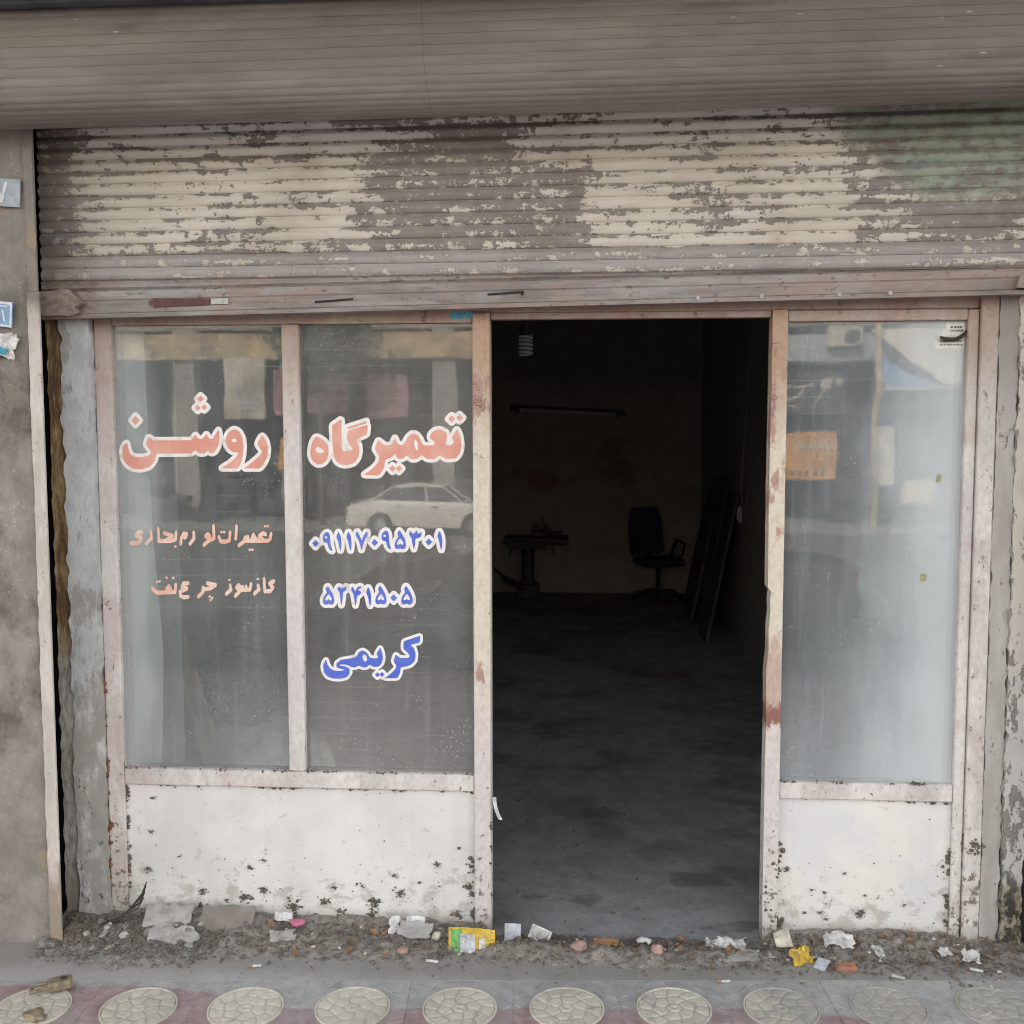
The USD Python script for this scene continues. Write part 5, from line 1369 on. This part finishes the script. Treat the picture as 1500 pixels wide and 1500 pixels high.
plain('heap_dust', (0.56, 0.55, 0.52), 0.95, 0.3, 9, 0.01)
look('old_wood', lambda g: g.surf(g.mix(g.ss(g.noise((30, 30, 3), 6, .6), .35, .65), (.07, .062, .055), (.13, .115, .10)), .85))
look('grey_wood', lambda g: g.surf(g.mix(g.ss(g.noise((30, 30, 3), 6, .6), .35, .65), (.30, .22, .165), (.44, .34, .27)), .85))
for k, (y, xb, h, w, what) in enumerate(((4.95, 1.02, 1.16, .42, 'tall dark board leaning on the right wall, nearest the doorway'), (5.42, 1.05, 1.30, .40, 'tallest dark board leaning on the right wall'), (5.88, 1.00, 1.24, .44, 'wide dark board leaning on the right wall'), (6.32, 1.02, 1.12, .36, 'shortest dark board leaning on the right wall, furthest in'))):
    d = np.array([1.245 - xb, 0, h]); d /= np.linalg.norm(d)
    m = trimesh.creation.box((.022, w, math.hypot(1.245 - xb, h)))
    T = np.eye(4); T[:3, 2] = d; T[:3, 0] = np.cross([0, 1, 0], d); T[:3, 1] = [0, 1, 0]; T[:3, 3] = [(xb + 1.245) / 2 - .012, y, GZ + h / 2 + .01]
    m.apply_transform(T)
    obj('leaning_board', m, 'old_wood', label=what, cat='board', group='boards leaning on the right wall')
look('pale_board', lambda g: g.surf(g.mix(g.ss(g.noise((6, 6, 2), 5, .6), .35, .65), (0.66, 0.755, 0.76), (0.76, 0.845, 0.85)), .7))
sheet_ = Polygon([(-1.5045, 1.97), (-1.436, 1.97), (-1.424, 1.30), (-1.398, .88), (-1.408, .60), (-1.42, .40), (-1.43, GZ), (-1.5045, GZ)])
obj('leaning_sheet', slab_xz(sheet_, .085, .097), 'pale_board', label='pale blue sheet standing upright behind the left edge of the left pane', cat='sheet')  # added before the pale wall, facing the street so this band catches more daylight
obj('leaning_plank', bar((-1.445, .86, GZ + .02), (-1.745, .62, 1.42), .075, .03), 'grey_wood', label='wide brown plank leaning behind the left pane', cat='plank')
obj('leaning_plank', bar((-1.58, .80, GZ + .02), (-1.78, .66, .90), .030, .03), 'grey_wood', label='thin short stick leaning behind the left pane beside the wide plank', cat='plank')
obj('leaning_plank', bar((-1.50, 1.02, GZ + .02), (-1.80, .74, 1.36), .045, .03), 'old_wood', label='dark narrow plank leaning behind the wide plank', cat='plank')
cw = []
for k in range(46):
    n = 26
    a = np.linspace(0, 2 * np.pi, n) * nrs.uniform(.5, 1.0) + nrs.rand() * 6.28
    r = .100 + nrs.normal(0, .026) + .018 * np.sin(a * 2 + nrs.rand() * 6) + .012 * np.sin(a * 3 + nrs.rand() * 6)
    c = np.array([-1.490 + nrs.normal(0, .020), 1.15 + nrs.normal(0, .03), .485 + nrs.normal(0, .018)])
    p = np.stack([r * np.cos(a), .05 * np.sin(a * 1.5 + nrs.rand() * 6), r * np.sin(a) * 1.05], 1) + c
    cw.append(tube(p, .0062, 5))
for k in range(12):
    x0, h = -1.46 + nrs.normal(0, .05), nrs.uniform(.08, .26)
    cw.append(tube([(x0, 1.12, .34), (x0 + nrs.normal(0, .05), 1.09, .34 + h * .6), (x0 + nrs.normal(0, .09), 1.07, .34 + h)], .004, 5))
obj('wire_coil', cat_(cw), 'wire_black', label='tangled coil of dark wire on a heap behind the left pane', cat='wire')
obj('rubble_heap', placed(rock(.40, 61, (.85, .8, .95), 3, .22), (-1.50, 1.40, GZ)), 'heap_dust', label='grey heap of dusty scraps under the wire coil', cat='heap')

# ================================================================== the far side of the street, seen mirrored in the panes
YO = -28.2
ZP = heights(-26) + .14
plain('far_wall', (0.30, 0.27, 0.23), 0.9, 0.2, 1.0)
plain('far_dark', (0.06, 0.056, 0.055), 0.7, 0.6, 1.3)
plain('far_fascia', (0.40, 0.285, 0.15), 0.8, 0.55, 1.4)
plain('far_pink', (0.36, 0.20, 0.20), 0.7, 0.4, 2)
plain('far_cream', (0.48, 0.42, 0.32), 0.8, 0.3, 2)
plain('far_orange', (0.62, 0.29, 0.07), 0.7, 0.25, 2)
plain('far_blue', (0.10, 0.20, 0.32), 0.7, 0.15, 2)
plain('far_grey', (0.34, 0.35, 0.36), 0.7, 0.15, 2)
OB = thing('far_shop_row', 'row of shops across the street with an ochre fascia, reflected in the panes', 'building')
obj('wall', cat_([bx(-26, 26, YO - 8, YO - .3, 4.9, 10.5), bx(-26, 26, YO - 8, YO - 6, -2, 4.9)] + [bx(x - .35, x + .35, YO - .5, YO, -1.4, 4.9) for x in (-22, -16.5, -12.3, -8.9, -4.1, .4, 5.2, 12.6, 17.5, 23)]), 'far_wall', OB)
obj('fascia', cat_([bx(-26, 3.0, YO - .3, YO + .12, 3.95, 4.75)]), 'far_fascia', OB)
obj('fascia', cat_([bx(3.05, 26, YO - .3, YO + .10, 3.75, 4.6)]), 'far_grey', OB)
obj('shutter', cat_([bx(-26, 26, YO - 2.6, YO - 2.4, -1.4, 4.9)]), 'far_dark', OB)
for x in range(-24, 25, 4):
    w_ = obj('window', bx(x - .8, x + .8, YO - .31, YO - .27, 6.0, 7.9), 'far_dark', OB)
    obj('sill', bx(x - .95, x + .95, YO - .3, YO - .12, 5.88, 5.98), 'far_cream', w_)
def far_sign(name, x0, x1, z0, z1, mat, label, cat, y=YO + .16, th=.10):
    return obj(name, cbx(x0, x1, y, y + th, z0, z1, .02), mat, label=label, cat=cat)
far_sign('shop_sign', -8.3, -7.05, 2.3, 3.5, 'far_pink', 'left one of two pink signs across the street mirrored in the second pane', 'sign')
far_sign('shop_sign', -6.5, -5.2, 2.1, 3.4, 'far_pink', 'right one of two pink signs across the street mirrored in the second pane', 'sign')
far_sign('shop_sign', -9.4, -8.45, 2.2, 3.6, 'far_pink', 'pink sign across the street seen mirrored at the right edge of the first pane', 'sign')
ps = thing('notice_board', 'beige board with dark stripes across the street, seen mirrored in the first pane', 'sign')
obj('board', cbx(-10.95, -9.65, YO + .16, YO + .28, 2.05, 4.0, .02), 'far_cream', ps)
for k in range(6): obj('stripe', bx(-10.5, -9.8, YO + .285, YO + .30, 2.3 + k * .16, 2.38 + k * .16), 'far_grey', ps)
ob = thing('orange_banner', 'orange shop banner across the street, seen mirrored in the right pane', 'banner')
obj('cloth', cbx(5.6, 7.72, YO + .16, YO + .20, .25, 1.66, .01), 'far_orange', ob)
obj('lettering', cat_([bx(6.55 + .14 * k, 6.55 + .14 * k + .09, YO + .205, YO + .215, 1.20 - .05 * (k % 2), 1.36) for k in range(8)] + [bx(6.5, 7.66, YO + .205, YO + .215, 1.13, 1.16)]), 'far_cream', ob)
obj('print', cat_([bx(6.2 + .22 * k, 6.3 + .22 * k, YO + .205, YO + .215, .38, .50) for k in range(6)]), 'far_dark', ob)
db = thing('dark_banner', 'black shop sign with pale script across the street, seen mirrored in the right pane', 'sign')
obj('board', cbx(5.6, 8.05, YO + .16, YO + .24, 2.25, 3.45, .02), 'far_dark', db)
sc = [pen(.05, [(6.0, 2.8), (6.3, 2.65), (6.6, 2.8), (6.7, 3.0)]), pen(.05, [(6.05, 3.05), (6.5, 3.0), (6.95, 3.1)]), pen(.04, [(7.0, 2.4), (7.5, 3.1), (7.62, 3.3)]), pen(.04, [(6.1, 2.5), (6.5, 2.42)]), Point(7.4, 3.1).buffer(.16), Point(7.8, 3.15).buffer(.12)]
obj('script', slab_xz(unary_union(sc), YO + .25, YO + .26), 'far_cream', db)
acu = thing('air_conditioner', 'pale air conditioner box across the street, seen mirrored at the top of the right pane', 'air conditioner')
obj('case', cbx(7.4, 8.3, YO + .12, YO + .45, 4.2, 4.8, .03), 'far_cream', acu)
obj('fan_grille', cyl((8.0, YO + .46, 4.5), .2, .03, 24, 'y'), 'far_dark', acu)
aw = thing('shop_awning', 'pale cloth awning with a blue corner across the street, seen mirrored in the right pane', 'awning')
def awn(pts, mat, name):
    V = np.array(pts, float); V = np.vstack([V, V + [0, 0, -.03]]); n = len(pts)
    Fc = [(0, i, i + 1) for i in range(1, n - 1)] + [(n, n + i + 1, n + i) for i in range(1, n - 1)] + [(i, n + i, n + (i + 1) % n) for i in range(n)] + [(i, n + (i + 1) % n, (i + 1) % n) for i in range(n)]
    obj(name, trimesh.Trimesh(V, Fc, process=False), mat, aw)
awn([(8.6, YO + .2, 4.7), (12.0, YO + .2, 4.7), (12.0, YO + 1.9, 3.1), (10.3, YO + 1.9, 3.0)], 'far_cream', 'cloth')
awn([(8.58, YO + .22, 4.0), (10.1, YO + 1.9, 2.95), (8.58, YO + 1.9, 2.85)], 'far_blue', 'corner_cloth')
obj('front_bar', tube([(8.5, YO + 1.95, 2.86), (12.1, YO + 1.95, 2.90)], .04, 8), 'far_cream', aw)
far_sign('hanging_cloth', 8.42, 9.1, .12, 1.85, 'far_cream', 'pale hanging cloth across the street, seen mirrored in the right pane', 'cloth', YO + 1.2, .05)
far_sign('carton', 9.4, 10.2, -.45, .25, 'far_fascia', 'yellow carton across the street, seen mirrored in the right pane', 'carton', YO + 1.0, .5)
obj('utility_pole', tube([(8.42, -26.6, -1.3), (8.42, -26.6, 3), (8.40, -26.6, 7.5)], [.11, .10, .08], 12), 'far_fascia', label='thin pale utility pole across the street, seen mirrored in the right pane', cat='pole', smooth=60)
far_sign('orange_cloth', -9.1, -8.7, .55, 1.5, 'far_orange', 'orange cloth hanging across the street, seen mirrored in the first pane', 'cloth', YO + .9, .08)

look('far_goods', lambda g: g.surf(g.ramp(g.n('geometry')['random_per_island'], [(0, (.05, .05, .05)), (.25, (.14, .12, .10)), (.45, (.10, .13, .15)), (.6, (.24, .20, .15)), (.75, (.22, .10, .08)), (.88, (.30, .29, .27)), (1, (.40, .30, .16))]), .8))
gd = []
for k in range(190):
    x, w, h = nrs.uniform(-15, 14), nrs.uniform(.2, .9), nrs.uniform(.2, 1.1)
    z = nrs.uniform(-1.1, .4) if k % 3 else nrs.uniform(.6, 3.2)
    y = YO + nrs.uniform(-1.9, -.7) if z > -.3 else YO + nrs.uniform(-1.8, .6)
    gd.append(cbx(x, x + w, y, y + .35, z, z + h, .02))
obj('shop_goods', cat_(gd), 'far_goods', label='clutter of goods, boxes and small signs in the shops across the street', cat='goods', kind='stuff')
lv = []
for k in range(1500):
    c = np.array([-7.6, YO + 1.6, 4.6]) + nrs.normal(0, 1, 3) * np.array([.55, .4, .55])
    a = nrs.normal(0, 1, (3, 3)) * .13
    lv.append(trimesh.Trimesh(c + a, [(0, 1, 2)], process=False))
look('far_leaf', lambda g: g.surf((0.05, 0.075, 0.03), .8))
TR = thing('street_tree', 'small dark leafed tree across the street, seen mirrored high in the second pane', 'tree', (0, 0, 0))
obj('crown', cat_(lv), 'far_leaf', TR)
obj('trunk', tube([(-7.6, YO + 1.6, -1.2), (-7.62, YO + 1.62, 1.5), (-7.58, YO + 1.6, 4.4)], [.10, .08, .05], 8), 'old_wood', TR)
plain('tyre', (0.02, 0.02, 0.02), 0.85, 0.1, 20)
plain('wheel_metal', (0.35, 0.35, 0.36), 0.4, 0.1, 20, metallic=0.6)
plain('car_glass', (0.02, 0.022, 0.025), 0.08, 0.1, 5)
look('paint_white', lambda g: g.surf((0.60, 0.56, 0.48), 0.35, coat_weight=0.4))
look('paint_maroon', lambda g: g.surf((0.10, 0.055, 0.05), 0.3, coat_weight=0.6))
plain('lamp_red', (0.4, 0.03, 0.02), 0.3, 0.1, 10)
plain('lamp_clear', (0.6, 0.62, 0.64), 0.15, 0.1, 10)
def car(name, label, paint, loc, flip=1):
    c = thing(name, label, 'car', loc, 0 if flip > 0 else 180)
    W = .83
    body = Polygon([(-2.15, .30), (-2.2, .55), (-2.15, .82), (-1.98, .90), (-1.25, .95), (1.00, .93), (1.35, .86), (2.0, .76), (2.18, .62), (2.2, .38), (2.1, .26), (-2.05, .26)])
    for xw in (-1.30, 1.32): body = body.difference(Point(xw, .30).buffer(.37, 16))
    body = body.buffer(-.03).buffer(.06).buffer(-.03)
    m = trimesh.creation.extrude_polygon(body, 2 * W, engine='earcut'); v = m.vertices.copy()
    m.vertices = np.stack([v[:, 0], v[:, 2] - W, v[:, 1]], 1)
    m = m.subdivide().subdivide()
    v = m.vertices; v[:, 1] *= 1 - .10 * np.clip((v[:, 2] - .6) / .35, 0, 1) ** 2 - .10 * np.clip((np.abs(v[:, 0]) - 1.7) / .5, 0, 1) ** 2
    m.fix_normals()
    obj('body', m, paint, c, smooth=35)
    def loft(lo, hi, mat, nm):
        V = np.array([(*p, lo[2]) for p in ((lo[0], -lo[3]), (lo[1], -lo[3]), (lo[1], lo[3]), (lo[0], lo[3]))] + [(*p, hi[2]) for p in ((hi[0], -hi[3]), (hi[1], -hi[3]), (hi[1], hi[3]), (hi[0], hi[3]))])
        q = Manifold.hull_points(V).to_mesh()
        return obj(nm, trimesh.Trimesh(q.vert_properties[:, :3], q.tri_verts, process=False), mat, c)
    loft((-1.62, 1.02, .90, .745), (-.92, .42, 1.34, .60), 'car_glass', 'windows')
    loft((-.98, .50, 1.325, .615), (-.78, .30, 1.40, .54), paint, 'roof')
    for s in (-1, 1):
        for a, b in (((-1.60, .90), (-.93, 1.345)), ((.02, .90), (-.02, 1.345)), ((1.02, .90), (.44, 1.345))):
            ya, yb = s * .748, s * .605
            obj('pillar', tube([(a[0], ya, a[1]), (b[0], yb, b[1])], .028, 6), paint, c)
        for xw in (-1.30, 1.32):
            w = obj('wheel', cyl((xw, s * .73, .30), .30, .18, 24, 'y'), 'tyre', c)
            obj('hub', cyl((xw, s * .825, .30), .19, .012, 18, 'y'), 'wheel_metal', w)
        obj('headlight', cbx(2.12, 2.19, s * .62 - .15, s * .62 + .15, .56, .69, .01), 'lamp_clear', c)
        obj('taillight', cbx(-2.2, -2.13, s * .62 - .15, s * .62 + .15, .60, .76, .01), 'lamp_red', c)
        for xd in (-.75, .25): obj('handle', cbx(xd - .09, xd + .09, s * .828 - .012, s * .828 + .012, .80, .83, .005), 'far_dark', c)
    obj('bumper', cat_([cbx(2.14, 2.26, -.74, .74, .34, .50, .03), cbx(-2.26, -2.14, -.74, .74, .34, .52, .03)]), 'far_dark', c)
    return c
car('parked_car', 'white sedan parked across the street, seen mirrored in the second pane', 'paint_white', (-4.1, -25.0, heights(-25.0)))
car('parked_car', 'dark maroon sedan parked at the near kerb, seen mirrored low in the second pane', 'paint_maroon', (.20, -6.4, heights(-6.4) - .02), -1)
